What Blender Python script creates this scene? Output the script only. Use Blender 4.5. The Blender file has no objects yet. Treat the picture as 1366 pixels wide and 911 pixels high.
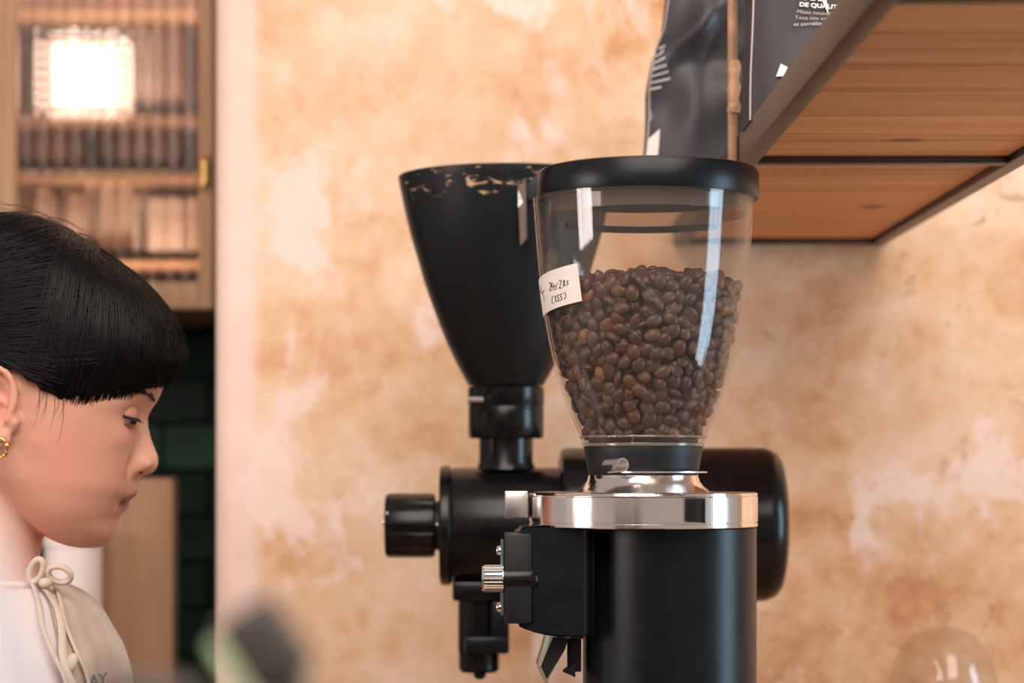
import bpy, bmesh, math, random
import numpy as np
from mathutils import Vector, Matrix, Euler

random.seed(7)
rng = np.random.default_rng(7)
PI = math.pi
scene = bpy.context.scene
COL = scene.collection

# ------------------------------------------------------------------ camera
F = 2950.0            # focal length in pixels of the 1366 px wide frame
CX, CY = 650.0, 630.0  # principal point (vanishing point of the lines that run into the wall)
CZ = 1.30             # camera height
cam_d = bpy.data.cameras.new('camera')
cam = bpy.data.objects.new('camera', cam_d)
COL.objects.link(cam)
cam.location = (0, 0, CZ)
cam.rotation_euler = (PI / 2, 0, 0)
cam_d.sensor_width = 36.0
cam_d.lens = F / 1366 * 36.0
cam_d.shift_x = (683 - CX) / 1366
cam_d.shift_y = (CY - 455.5) / 1366
cam_d.clip_start = 0.02
cam_d.dof.use_dof = True
cam_d.dof.focus_distance = 1.63
cam_d.dof.aperture_fstop = 5.9
scene.camera = cam

# ------------------------------------------------------------------ world, lights, exposure
world = bpy.data.worlds.new('world')
scene.world = world
world.use_nodes = True
bg = world.node_tree.nodes['Background']
bg.inputs['Color'].default_value = (1.0, 0.84, 0.74, 1)
bg.inputs['Strength'].default_value = 0.40


def area(name, loc, target, sx, sy, power, color):
    l = bpy.data.lights.new(name, 'AREA')
    l.shape = 'RECTANGLE'
    l.size, l.size_y = sx, sy
    l.energy = power
    l.color = color
    o = bpy.data.objects.new(name, l)
    COL.objects.link(o)
    o.location = loc
    d = Vector(target) - Vector(loc)
    o.rotation_euler = d.to_track_quat('-Z', 'Y').to_euler()
    return o


area('ceiling_softbox', (0.25, -0.2, 3.0), (0.3, 2.5, 1.2), 2.6, 1.8, 104, (1.0, 0.89, 0.83))  # unseen overhead softbox, added to spread soft warm light over the wall
# right: a tall window of three lights; left: a high transom of three lights
for k in range(3):
    area('window_daylight', (2.6, 0.80 + 0.26 * k, 1.40), (0.1, 1.3 + 0.26 * k, 1.40), 0.20, 1.9, 17, (0.55, 0.80, 1.0))
    area('transom_daylight', (-2.6, 0.15 + 0.32 * k, 1.62), (0.1, 1.1 + 0.32 * k, 1.45), 0.26, 0.60, 9, (1.0, 0.90, 0.86))

scene.view_settings.view_transform = 'Standard'
scene.view_settings.look = 'None'
scene.view_settings.gamma = 1
scene.view_settings.use_curve_mapping = False
scene.view_settings.exposure = 0.0
scene.cycles.use_denoising = True
scene.cycles.transparent_max_bounces = 24
scene.cycles.max_bounces = 10
scene.cycles.caustics_refractive = False
scene.cycles.caustics_reflective = False


# ------------------------------------------------------------------ helpers
def srgb(r, g, b):
    def f(c):
        c /= 255.0
        return c / 12.92 if c <= 0.04045 else ((c + 0.055) / 1.055) ** 2.4
    return (f(r), f(g), f(b), 1.0)


def P(px, py, d):
    return Vector(((px - CX) * d / F, d, CZ - (py - CY) * d / F))


def PX(px, d):
    return (px - CX) * d / F


def PZ(py, d):
    return CZ - (py - CY) * d / F


def mat(name, color, rough=0.5, metal=0.0, spec=0.5, emit=None, emit_s=0.0, coat=0.0, sheen=0.0, sss=0.0):
    m = bpy.data.materials.new(name)
    m.use_nodes = True
    b = m.node_tree.nodes['Principled BSDF']
    b.inputs['Base Color'].default_value = color
    b.inputs['Roughness'].default_value = rough
    b.inputs['Metallic'].default_value = metal
    b.inputs['Specular IOR Level'].default_value = spec
    b.inputs['Coat Weight'].default_value = coat
    b.inputs['Sheen Weight'].default_value = sheen
    if sss:
        b.inputs['Subsurface Weight'].default_value = sss
        b.inputs['Subsurface Radius'].default_value = (0.012, 0.005, 0.003)
        b.inputs['Subsurface Scale'].default_value = 0.6
    if emit:
        b.inputs['Emission Color'].default_value = emit
        b.inputs['Emission Strength'].default_value = emit_s
    return m


def NT(m):
    return m.node_tree.nodes, m.node_tree.links


def node(m, typ, **kw):
    n = m.node_tree.nodes.new(typ)
    for k, v in kw.items():
        if k in n.inputs.keys():
            n.inputs[k].default_value = v
        else:
            setattr(n, k, v)
    return n


def ramp(m, stops, interp='LINEAR'):
    r = m.node_tree.nodes.new('ShaderNodeValToRGB')
    r.color_ramp.interpolation = interp
    els = r.color_ramp.elements
    while len(els) < len(stops):
        els.new(0.5)
    for e, (p, c) in zip(els, stops):
        e.position = p
        e.color = c
    return r


def mixc(m, fac, a, b, blend='MIX'):
    n = m.node_tree.nodes.new('ShaderNodeMix')
    n.data_type = 'RGBA'
    n.blend_type = blend
    L = m.node_tree.links
    for i, v in ((0, fac), (6, a), (7, b)):
        if hasattr(v, 'is_linked'):
            L.new(v, n.inputs[i])
        else:
            n.inputs[i].default_value = v
    return n.outputs[2]


def mathn(m, op, a, b=0.0, clamp=False):
    n = m.node_tree.nodes.new('ShaderNodeMath')
    n.operation = op
    n.use_clamp = clamp
    L = m.node_tree.links
    for i, v in ((0, a), (1, b)):
        if hasattr(v, 'is_linked'):
            L.new(v, n.inputs[i])
        else:
            n.inputs[i].default_value = v
    return n.outputs[0]


def add_noise_variation(m, scale=40, amount=0.25, bump=0.0, bscale=200, rough_var=0.0, coord='Object', stretch=(1, 1, 1)):
    N, L = NT(m)
    b = N['Principled BSDF']
    tc = N.new('ShaderNodeTexCoord')
    mp = N.new('ShaderNodeMapping')
    mp.inputs['Scale'].default_value = stretch
    L.new(tc.outputs[coord], mp.inputs[0])
    n = node(m, 'ShaderNodeTexNoise', Scale=scale, Detail=5.0)
    L.new(mp.outputs[0], n.inputs['Vector'])
    base = tuple(b.inputs['Base Color'].default_value)
    dark = tuple(c * (1 - amount) for c in base[:3]) + (1,)
    lite = tuple(min(1, c * (1 + amount)) for c in base[:3]) + (1,)
    r = ramp(m, [(0.3, dark), (0.7, lite)])
    L.new(n.outputs['Fac'], r.inputs[0])
    L.new(r.outputs[0], b.inputs['Base Color'])
    if rough_var:
        r0 = b.inputs['Roughness'].default_value
        mr = node(m, 'ShaderNodeMapRange')
        mr.inputs['To Min'].default_value = max(0.02, r0 - rough_var)
        mr.inputs['To Max'].default_value = r0 + rough_var
        L.new(n.outputs['Fac'], mr.inputs['Value'])
        L.new(mr.outputs[0], b.inputs['Roughness'])
    if bump:
        n2 = node(m, 'ShaderNodeTexNoise', Scale=bscale, Detail=4.0)
        L.new(mp.outputs[0], n2.inputs['Vector'])
        bp = node(m, 'ShaderNodeBump', Strength=bump, Distance=0.002)
        L.new(n2.outputs['Fac'], bp.inputs['Height'])
        L.new(bp.outputs[0], b.inputs['Normal'])
    return m


def tag(o, label, cat, group=None, kind=None):
    if label:
        o['label'] = label
    if cat:
        o['category'] = cat
    if group:
        o['group'] = group
    if kind:
        o['kind'] = kind
    return o


def root_loc(o):
    v = Vector((0, 0, 0))
    while o is not None:
        v = v + o.location
        o = o.parent
    return v


def thing(name, loc, label, cat, group=None):
    o = bpy.data.objects.new(name, None)
    o.empty_display_size = 0.05
    COL.objects.link(o)
    o.location = loc
    return tag(o, label, cat, group)


def mk(name, verts, faces, material, parent=None, smooth=40, loc=None):
    """link world-space geometry as ONE mesh object (origin at loc or at the parent's origin)"""
    me = bpy.data.meshes.new(name)
    off = root_loc(parent) if parent is not None else Vector(loc or (0, 0, 0))
    v = np.asarray([tuple(p) for p in verts], dtype=float) - np.array(off)
    me.from_pydata(v.tolist(), [], [tuple(int(i) for i in f) for f in faces])
    me.validate()
    bm = bmesh.new()
    bm.from_mesh(me)
    bmesh.ops.recalc_face_normals(bm, faces=bm.faces)
    bm.to_mesh(me)
    bm.free()
    if smooth:
        me.shade_smooth()
        if smooth < 180:
            me.set_sharp_from_angle(angle=math.radians(smooth))
    me.materials.append(material)
    o = bpy.data.objects.new(name, me)
    COL.objects.link(o)
    if parent is not None:
        o.parent = parent
    else:
        o.location = off
    return o


class G:
    """collects shapes that become one mesh"""

    def __init__(self):
        self.v, self.f = [], []

    def add(self, verts, faces):
        k = len(self.v)
        self.v += [tuple(p) for p in verts]
        self.f += [tuple(i + k for i in f) for f in faces]
        return self

    def box(self, x0, x1, y0, y1, z0, z1, bev=0.0, seg=2, M=None):
        bm = bmesh.new()
        bmesh.ops.create_cube(bm, size=1)
        for v in bm.verts:
            v.co = Vector((x0 + (v.co.x + .5) * (x1 - x0), y0 + (v.co.y + .5) * (y1 - y0), z0 + (v.co.z + .5) * (z1 - z0)))
        if bev:
            bmesh.ops.bevel(bm, geom=bm.edges[:], offset=bev, segments=seg, affect='EDGES', profile=0.5)
        if M is not None:
            bm.transform(M)
        bm.verts.index_update()
        self.add([v.co.copy() for v in bm.verts], [[v.index for v in f.verts] for f in bm.faces])
        bm.free()
        return self

    def lathe(self, prof, c, axis='Z', seg=64, t0=0.0, t1=2 * PI, closed_ends=True):
        """prof: list of (r, h) with h absolute along the axis; c: centre (the axis coordinate is ignored)"""
        full = abs(t1 - t0 - 2 * PI) < 1e-6
        n = seg if full else seg + 1
        V, Fc, rings = [], [], []
        for r, h in prof:
            ring = []
            if r < 1e-7:
                V.append(self._ax(0, 0, h, c, axis))
                ring = [len(V) - 1]
            else:
                for i in range(n):
                    a = t0 + (t1 - t0) * i / seg
                    V.append(self._ax(r * math.cos(a), r * math.sin(a), h, c, axis))
                    ring.append(len(V) - 1)
            rings.append(ring)
        for a, b in zip(rings[:-1], rings[1:]):
            m = seg
            for i in range(m):
                j = (i + 1) % n if full else i + 1
                if len(a) == 1 and len(b) == 1:
                    continue
                if len(a) == 1:
                    Fc.append((a[0], b[i], b[j]))
                elif len(b) == 1:
                    Fc.append((a[i], b[0], a[j]))
                else:
                    Fc.append((a[i], b[i], b[j], a[j]))
        return self.add(V, Fc)

    @staticmethod
    def _ax(u, w, h, c, axis):
        if axis == 'Z':
            return (c[0] + u, c[1] + w, h)
        if axis == 'X':
            return (h, c[1] + u, c[2] + w)
        return (c[0] + u, h, c[2] + w)

    def tube(self, pts, rad, seg=8, caps=True, flat=1.0, up=None):
        pts = [Vector(p) for p in pts]
        n = len(pts)
        rr = rad if hasattr(rad, '__len__') else [rad] * n
        V, Fc = [], []
        prev = None
        for i in range(n):
            t = (pts[min(i + 1, n - 1)] - pts[max(i - 1, 0)])
            if t.length < 1e-9:
                t = Vector((0, 0, 1))
            t.normalize()
            if prev is None:
                a = Vector(up) if up is not None else (Vector((0, 0, 1)) if abs(t.z) < 0.9 else Vector((1, 0, 0)))
            else:
                a = prev
            nrm = (a - t * a.dot(t))
            if nrm.length < 1e-6:
                nrm = t.orthogonal()
            nrm.normalize()
            prev = nrm
            bn = t.cross(nrm)
            for k in range(seg):
                g = 2 * PI * k / seg
                V.append(pts[i] + nrm * (rr[i] * flat * math.cos(g)) + bn * (rr[i] * math.sin(g)))
        for i in range(n - 1):
            for k in range(seg):
                k2 = (k + 1) % seg
                Fc.append((i * seg + k, i * seg + k2, (i + 1) * seg + k2, (i + 1) * seg + k))
        if caps:
            Fc.append(tuple(range(seg - 1, -1, -1)))
            Fc.append(tuple((n - 1) * seg + k for k in range(seg)))
        return self.add(V, Fc)

    def ellipsoid(self, c, rx, ry, rz, nu=20, nv=12, M=None):
        prof = []
        V, Fc = [], []
        for j in range(nv + 1):
            ph = PI * j / nv
            for i in range(nu):
                th = 2 * PI * i / nu
                p = Vector((rx * math.sin(ph) * math.cos(th), ry * math.sin(ph) * math.sin(th), rz * math.cos(ph)))
                if M is not None:
                    p = M @ p
                V.append(Vector(c) + p)
        for j in range(nv):
            for i in range(nu):
                i2 = (i + 1) % nu
                Fc.append((j * nu + i, j * nu + i2, (j + 1) * nu + i2, (j + 1) * nu + i))
        return self.add(V, Fc)

    def prism(self, poly, y0, y1):
        """poly in (x, z), extruded along y"""
        n = len(poly)
        V = [(x, y0, z) for x, z in poly] + [(x, y1, z) for x, z in poly]
        Fc = [tuple(range(n)), tuple(range(2 * n - 1, n - 1, -1))]
        for i in range(n):
            j = (i + 1) % n
            Fc.append((i, j, n + j, n + i))
        return self.add(V, Fc)

    def loft(self, rings, cap=True):
        n = len(rings[0])
        V = [p for r in rings for p in r]
        Fc = []
        for i in range(len(rings) - 1):
            for k in range(n):
                k2 = (k + 1) % n
                Fc.append((i * n + k, i * n + k2, (i + 1) * n + k2, (i + 1) * n + k))
        if cap:
            Fc.append(tuple(range(n - 1, -1, -1)))
            Fc.append(tuple((len(rings) - 1) * n + k for k in range(n)))
        return self.add(V, Fc)

    def build(self, name, material, parent=None, smooth=40, loc=None):
        return mk(name, self.v, self.f, material, parent, smooth, loc)


def text_mesh(name, body, size, material, parent, M, extrude=0.0001, bold=0.0, align='LEFT', shear=0.0):
    cu = bpy.data.curves.new(name + '_curve', 'FONT')
    cu.body = body
    cu.size = size
    cu.extrude = extrude
    cu.offset = bold
    cu.align_x = align
    cu.shear = shear
    cu.resolution_u = 3
    tmp = bpy.data.objects.new(name + '_tmp', cu)
    COL.objects.link(tmp)
    dg = bpy.context.evaluated_depsgraph_get()
    me = bpy.data.meshes.new_from_object(tmp.evaluated_get(dg))
    bpy.data.objects.remove(tmp)
    bpy.data.curves.remove(cu)
    me.transform(Matrix.Translation(-root_loc(parent)) @ M)
    me.materials.clear()
    me.materials.append(material)
    me.name = name
    o = bpy.data.objects.new(name, me)
    COL.objects.link(o)
    o.parent = parent
    return o


def lerp(a, b, t):
    return a + (b - a) * t


def interp(x, xs, ys):
    return float(np.interp(x, xs, ys))


def smooth_interp(x, pts):
    """Catmull-Rom-like monotone cubic through (x, y) points"""
    xs = [p[0] for p in pts]
    ys = [p[1] for p in pts]
    if x <= xs[0]:
        return ys[0]
    if x >= xs[-1]:
        return ys[-1]
    i = int(np.searchsorted(xs, x)) - 1
    h = xs[i + 1] - xs[i]
    t = (x - xs[i]) / h

    def slope(k):
        if k <= 0:
            return (ys[1] - ys[0]) / (xs[1] - xs[0])
        if k >= len(xs) - 1:
            return (ys[-1] - ys[-2]) / (xs[-1] - xs[-2])
        a = (ys[k] - ys[k - 1]) / (xs[k] - xs[k - 1])
        b = (ys[k + 1] - ys[k]) / (xs[k + 1] - xs[k])
        if a * b <= 0:
            return 0.0
        return 2 * a * b / (a + b)
    m0, m1 = slope(i) * h, slope(i + 1) * h
    t2, t3 = t * t, t * t * t
    return (2 * t3 - 3 * t2 + 1) * ys[i] + (t3 - 2 * t2 + t) * m0 + (-2 * t3 + 3 * t2) * ys[i + 1] + (t3 - t2) * m1


# ------------------------------------------------------------------ materials
def plaster_material():
    m = mat('plaster', srgb(226, 178, 134), rough=0.85, spec=0.2)
    N, L = NT(m)
    b = N['Principled BSDF']
    tc = N.new('ShaderNodeTexCoord')
    co = tc.outputs['Object']
    sep = N.new('ShaderNodeSeparateXYZ')
    L.new(co, sep.inputs[0])
    n1 = node(m, 'ShaderNodeTexNoise', Scale=4.0, Detail=7.0, Roughness=0.6, Distortion=0.15)
    n2 = node(m, 'ShaderNodeTexNoise', Scale=11.0, Detail=9.0, Roughness=0.66, Distortion=0.25)
    n3 = node(m, 'ShaderNodeTexNoise', Scale=34.0, Detail=8.0, Roughness=0.7, Distortion=0.3)
    n4 = node(m, 'ShaderNodeTexNoise', Scale=9.0, Detail=10.0, Roughness=0.62, Distortion=0.35)
    mp = N.new('ShaderNodeMapping')
    mp.inputs['Scale'].default_value = (1.0, 1.0, 0.7)
    mp.inputs['Location'].default_value = (3.1, 0.0, 1.7)
    L.new(co, mp.inputs[0])
    for n in (n1, n2, n3):
        L.new(co, n.inputs['Vector'])
    L.new(mp.outputs[0], n4.inputs['Vector'])
    s = mathn(m, 'ADD', mathn(m, 'MULTIPLY', n1.outputs['Fac'], 0.42), mathn(m, 'MULTIPLY', n2.outputs['Fac'], 0.40))
    s = mathn(m, 'ADD', s, mathn(m, 'MULTIPLY', n3.outputs['Fac'], 0.18))
    # warmer and darker towards the right-hand part of the wall, paler on the left
    mr = node(m, 'ShaderNodeMapRange')
    mr.inputs['From Min'].default_value = -0.3
    mr.inputs['From Max'].default_value = 0.5
    mr.inputs['To Min'].default_value = 0.022
    mr.inputs['To Max'].default_value = 0.0
    L.new(sep.outputs['X'], mr.inputs['Value'])
    s = mathn(m, 'ADD', s, mr.outputs[0])
    r = ramp(m, [(0.38, srgb(190, 134, 94)), (0.44, srgb(210, 160, 118)), (0.50, srgb(222, 180, 143)), (0.56, srgb(229, 194, 163)), (0.64, srgb(236, 208, 186))])
    L.new(s, r.inputs[0])
    col = r.outputs[0]
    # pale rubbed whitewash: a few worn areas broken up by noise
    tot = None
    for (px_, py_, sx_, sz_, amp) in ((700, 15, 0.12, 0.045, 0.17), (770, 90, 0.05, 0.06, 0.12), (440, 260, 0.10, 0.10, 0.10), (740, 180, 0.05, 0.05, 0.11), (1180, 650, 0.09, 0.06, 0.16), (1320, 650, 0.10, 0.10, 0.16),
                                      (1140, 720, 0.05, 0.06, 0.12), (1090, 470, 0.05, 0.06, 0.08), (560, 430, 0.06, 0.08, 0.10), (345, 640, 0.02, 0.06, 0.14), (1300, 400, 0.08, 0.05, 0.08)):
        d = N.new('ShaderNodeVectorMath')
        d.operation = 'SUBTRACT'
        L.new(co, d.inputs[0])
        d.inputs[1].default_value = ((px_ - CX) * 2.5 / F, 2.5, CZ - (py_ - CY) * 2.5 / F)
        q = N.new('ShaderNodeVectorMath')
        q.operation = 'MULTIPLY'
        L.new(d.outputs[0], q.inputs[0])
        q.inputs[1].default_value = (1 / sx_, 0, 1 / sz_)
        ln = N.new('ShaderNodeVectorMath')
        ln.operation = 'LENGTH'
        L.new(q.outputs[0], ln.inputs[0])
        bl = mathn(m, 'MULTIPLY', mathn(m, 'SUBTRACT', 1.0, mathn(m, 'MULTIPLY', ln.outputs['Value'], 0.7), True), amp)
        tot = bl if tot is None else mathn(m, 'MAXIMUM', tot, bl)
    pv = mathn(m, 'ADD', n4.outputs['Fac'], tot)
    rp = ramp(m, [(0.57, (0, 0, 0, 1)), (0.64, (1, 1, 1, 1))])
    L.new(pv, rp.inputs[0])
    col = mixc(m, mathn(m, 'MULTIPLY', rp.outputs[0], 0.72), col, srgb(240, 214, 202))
    # ochre blotches
    n5 = node(m, 'ShaderNodeTexNoise', Scale=14.0, Detail=6.0, Roughness=0.6, Distortion=0.5)
    mp5 = N.new('ShaderNodeMapping')
    mp5.inputs['Location'].default_value = (7.3, 2.0, 4.4)
    L.new(co, mp5.inputs[0])
    L.new(mp5.outputs[0], n5.inputs['Vector'])
    ro = ramp(m, [(0.60, (0, 0, 0, 1)), (0.70, (1, 1, 1, 1))])
    L.new(n5.outputs['Fac'], ro.inputs[0])
    col = mixc(m, mathn(m, 'MULTIPLY', ro.outputs[0], 0.35), col, srgb(210, 150, 98))
    # small dark scuffs, mostly on the right
    n6 = node(m, 'ShaderNodeTexNoise', Scale=20.0, Detail=7.0, Roughness=0.7, Distortion=1.2)
    mp6 = N.new('ShaderNodeMapping')
    mp6.inputs['Location'].default_value = (1.3, 5.0, 9.4)
    L.new(co, mp6.inputs[0])
    L.new(mp6.outputs[0], n6.inputs['Vector'])
    rd = ramp(m, [(0.60, (0, 0, 0, 1)), (0.68, (1, 1, 1, 1))])
    L.new(n6.outputs['Fac'], rd.inputs[0])
    mk_ = node(m, 'ShaderNodeMapRange')
    mk_.inputs['From Min'].default_value = 0.12
    mk_.inputs['From Max'].default_value = 0.4
    mk_.inputs['To Min'].default_value = 0.05
    mk_.inputs['To Max'].default_value = 0.6
    L.new(sep.outputs['X'], mk_.inputs['Value'])
    col = mixc(m, mathn(m, 'MULTIPLY', rd.outputs[0], mk_.outputs[0]), col, srgb(150, 104, 72))
    # pale pinkish strip along the free edge of the wall
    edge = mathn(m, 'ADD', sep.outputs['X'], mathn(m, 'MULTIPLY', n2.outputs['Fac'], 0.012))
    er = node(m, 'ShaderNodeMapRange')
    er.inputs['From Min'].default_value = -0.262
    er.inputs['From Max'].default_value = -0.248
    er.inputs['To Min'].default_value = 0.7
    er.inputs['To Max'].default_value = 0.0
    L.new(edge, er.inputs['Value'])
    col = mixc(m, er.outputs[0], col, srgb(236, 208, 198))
    L.new(col, b.inputs['Base Color'])
    h = mathn(m, 'ADD', mathn(m, 'MULTIPLY', n2.outputs['Fac'], 1.0), mathn(m, 'MULTIPLY', n3.outputs['Fac'], 0.5))
    bp = node(m, 'ShaderNodeBump', Strength=0.35, Distance=0.006)
    L.new(h, bp.inputs['Height'])
    L.new(bp.outputs[0], b.inputs['Normal'])
    return m


def wood_material(name, c_dark, c_mid, c_lite, axis='X', knots=(), scale=1.0):
    m = mat(name, c_mid, rough=0.55, spec=0.3)
    N, L = NT(m)
    b = N['Principled BSDF']
    tc = N.new('ShaderNodeTexCoord')
    oi = N.new('ShaderNodeObjectInfo')
    mp = N.new('ShaderNodeMapping')
    st = {'X': (2.2, 40, 40), 'Z': (40, 40, 2.2), 'Y': (40, 2.2, 40)}[axis]
    mp.inputs['Scale'].default_value = tuple(v * scale for v in st)
    L.new(tc.outputs['Object'], mp.inputs[0])
    addv = N.new('ShaderNodeVectorMath')
    L.new(mp.outputs[0], addv.inputs[0])
    sc = N.new('ShaderNodeVectorMath')
    sc.operation = 'SCALE'
    sc.inputs[0].default_value = (13.0, 29.0, 17.0)
    L.new(oi.outputs['Random'], sc.inputs['Scale'])
    L.new(sc.outputs[0], addv.inputs[1])
    n = node(m, 'ShaderNodeTexNoise', Scale=1.0, Detail=5.0, Roughness=0.6, Distortion=0.7)
    L.new(addv.outputs[0], n.inputs['Vector'])
    r = ramp(m, [(0.30, c_dark), (0.48, c_mid), (0.68, c_lite)])
    L.new(n.outputs['Fac'], r.inputs[0])
    col = r.outputs[0]
    # board-to-board tone
    v = node(m, 'ShaderNodeMapRange')
    v.inputs['To Min'].default_value = 0.86
    v.inputs['To Max'].default_value = 1.1
    L.new(oi.outputs['Random'], v.inputs['Value'])
    hs = N.new('ShaderNodeHueSaturation')
    L.new(col, hs.inputs['Color'])
    L.new(v.outputs[0], hs.inputs['Value'])
    col = hs.outputs[0]
    for k in knots:
        d = N.new('ShaderNodeVectorMath')
        d.operation = 'SUBTRACT'
        L.new(tc.outputs['Object'], d.inputs[0])
        d.inputs[1].default_value = k[0]
        s2 = N.new('ShaderNodeVectorMath')
        s2.operation = 'MULTIPLY'
        L.new(d.outputs[0], s2.inputs[0])
        s2.inputs[1].default_value = (1 / k[1], 1 / k[2], 0)
        ln = N.new('ShaderNodeVectorMath')
        ln.operation = 'LENGTH'
        L.new(s2.outputs[0], ln.inputs[0])
        kr = ramp(m, [(0.35, (1, 1, 1, 1)), (1.0, (0, 0, 0, 1))])
        L.new(ln.outputs['Value'], kr.inputs[0])
        col = mixc(m, mathn(m, 'MULTIPLY', kr.outputs[0], 0.8), col, srgb(92, 48, 24))
    L.new(col, b.inputs['Base Color'])
    bp = node(m, 'ShaderNodeBump', Strength=0.15, Distance=0.001)
    L.new(n.outputs['Fac'], bp.inputs['Height'])
    L.new(bp.outputs[0], b.inputs['Normal'])
    return m


def thin_glass(name, tint=(1, 1, 1, 1), rough=0.02, f0=0.035, edge=0.55, haze=0.0, haze_col=(0.8, 0.7, 0.6, 1)):
    m = bpy.data.materials.new(name)
    m.use_nodes = True
    N, L = NT(m)
    N.clear()
    out = N.new('ShaderNodeOutputMaterial')
    tr = node(m, 'ShaderNodeBsdfTransparent', Color=tint)
    gl = node(m, 'ShaderNodeBsdfGlossy', Roughness=rough)
    lw = node(m, 'ShaderNodeLayerWeight', Blend=0.5)
    refl = mathn(m, 'ADD', mathn(m, 'MULTIPLY', mathn(m, 'POWER', lw.outputs['Facing'], 4.5), edge), f0)
    nz = node(m, 'ShaderNodeTexNoise', Scale=30.0, Detail=3.0)
    mr = node(m, 'ShaderNodeMapRange')
    mr.inputs['To Min'].default_value = rough * 0.6
    mr.inputs['To Max'].default_value = rough * 1.5 + 0.005
    L.new(nz.outputs['Fac'], mr.inputs['Value'])
    L.new(mr.outputs[0], gl.inputs['Roughness'])
    mx = N.new('ShaderNodeMixShader')
    L.new(refl, mx.inputs[0])
    L.new(tr.outputs[0], mx.inputs[1])
    L.new(gl.outputs[0], mx.inputs[2])
    last = mx.outputs[0]
    if haze:
        df = node(m, 'ShaderNodeBsdfDiffuse', Color=haze_col)
        m2 = N.new('ShaderNodeMixShader')
        m2.inputs[0].default_value = haze
        L.new(last, m2.inputs[1])
        L.new(df.outputs[0], m2.inputs[2])
        last = m2.outputs[0]
    L.new(last, out.inputs[0])
    return m


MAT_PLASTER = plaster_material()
MAT_BLACK = add_noise_variation(mat('black_paint', (0.0045, 0.006, 0.0075, 1), rough=0.33, spec=0.26), 60, 0.2, rough_var=0.04)
MAT_BLACK_GLOSS = add_noise_variation(mat('black_enamel', (0.005, 0.005, 0.0055, 1), rough=0.24, spec=0.3), 60, 0.2, rough_var=0.04)
MAT_BLACK_MATTE = add_noise_variation(mat('black_plastic', (0.008, 0.009, 0.010, 1), rough=0.5, spec=0.35), 80, 0.2, rough_var=0.05)
MAT_CHROME = add_noise_variation(mat('polished_steel', (0.88, 0.83, 0.80, 1), rough=0.13, metal=1.0), 20, 0.05, rough_var=0.04, bump=0.35, bscale=55, stretch=(1, 1, 0.0))
MAT_BRUSHED = add_noise_variation(mat('brushed_steel', (0.70, 0.66, 0.64, 1), rough=0.32, metal=1.0), 120, 0.1, rough_var=0.06, stretch=(1, 1, 20))
MAT_GLASS = thin_glass('clear_hopper_plastic', (0.97, 0.955, 0.94, 1), 0.03, 0.035, 0.5, haze=0.015)
MAT_GLASS_EDGE = thin_glass('clear_plastic_edge', (0.80, 0.74, 0.68, 1), 0.05, 0.05, 0.6, haze=0.15)
MAT_SMOKE = thin_glass('smoked_plastic', (0.80, 0.73, 0.68, 1), 0.1, 0.03, 0.3, haze=0.10, haze_col=(0.5, 0.38, 0.30, 1))
MAT_CLOCHE = thin_glass('cloche_glass', (0.96, 0.95, 0.94, 1), 0.03, 0.03, 0.35)
MAT_PAPER = add_noise_variation(mat('white_paper', srgb(238, 226, 216), rough=0.8), 60, 0.04)
MAT_INK = mat('black_ink', (0.012, 0.011, 0.012, 1), rough=0.6)

# ------------------------------------------------------------------ the setting
WALL_D = 2.5
WALL_X0 = PX(285, WALL_D)
# plaster wall with a rounded free edge on the left
g = G()
pts = [(4.0, WALL_D), (4.0, WALL_D + 0.16)]
rc = 0.022
for k in range(9):
    a = PI / 2 + (PI / 2) * k / 8
    pts.append((WALL_X0 + rc + rc * math.cos(a), WALL_D + 0.16 - rc + rc * math.sin(a)))
for k in range(9):
    a = PI + (PI / 2) * k / 8
    pts.append((WALL_X0 + rc + rc * math.cos(a), WALL_D + rc + rc * math.sin(a)))
n = len(pts)
zs = [0.0, 0.8, 1.2, 1.6, 2.0, 3.2]
g.loft([[(x, y, z) for x, y in pts] for z in zs])
# gentle waviness of the free edge
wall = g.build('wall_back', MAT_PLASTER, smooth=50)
tag(wall, 'mottled ochre and peach plaster wall behind the grinders', None, kind='structure')

MAT_FLOOR = add_noise_variation(mat('floor_concrete', srgb(120, 100, 84), rough=0.7), 6, 0.2, bump=0.1)
fl = G().box(-4, 4, -3, 4.2, -0.05, 0.0).build('floor', MAT_FLOOR, smooth=0)
tag(fl, 'grey brown concrete floor of the cafe', None, kind='structure')

# kitchen wall at the far left with dark green tiles
KIT_D = 3.62
MAT_GROUT = add_noise_variation(mat('dark_grout', srgb(6, 17, 12), rough=0.9, spec=0.1), 50, 0.2)
MAT_TILE = add_noise_variation(mat('green_tile', srgb(7, 28, 19), rough=0.35, spec=0.12), 9, 0.6, rough_var=0.05)
MAT_TILE_LITE = add_noise_variation(mat('pale_green_tile', srgb(20, 54, 37), rough=0.35, spec=0.2), 9, 0.4)
kw = G().box(-2.5, 0.6, KIT_D, KIT_D + 0.1, 0, 3.2).build('wall_kitchen', MAT_GROUT, smooth=0)
tag(kw, 'dark green tiled kitchen wall behind the worker', None, kind='structure')
TW, TH = 0.148, 0.073
tile_src = None
for r in range(9):
    for c in range(6):
        x = -0.98 + c * 0.15 + (0.075 if r % 2 else 0)
        z = 0.93 + r * 0.075
        if tile_src is None:
            tile_src = G().box(-TW / 2, TW / 2, -0.008, 0, -TH / 2, TH / 2, 0.0025, 1).build('tile', MAT_TILE, kw)
            t = tile_src
            # mk() already subtracted the wall origin (0,0,0)
        else:
            t = tile_src.copy()
            COL.objects.link(t)
        t.parent = kw
        if r == 5:
            t.material_slots[0].link = 'OBJECT'
            t.material_slots[0].material = MAT_TILE_LITE
        t.location = (x, KIT_D, z + TH / 2)
        t.rotation_euler = (random.uniform(-.012, .012), 0, random.uniform(-.012, .012))

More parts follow.
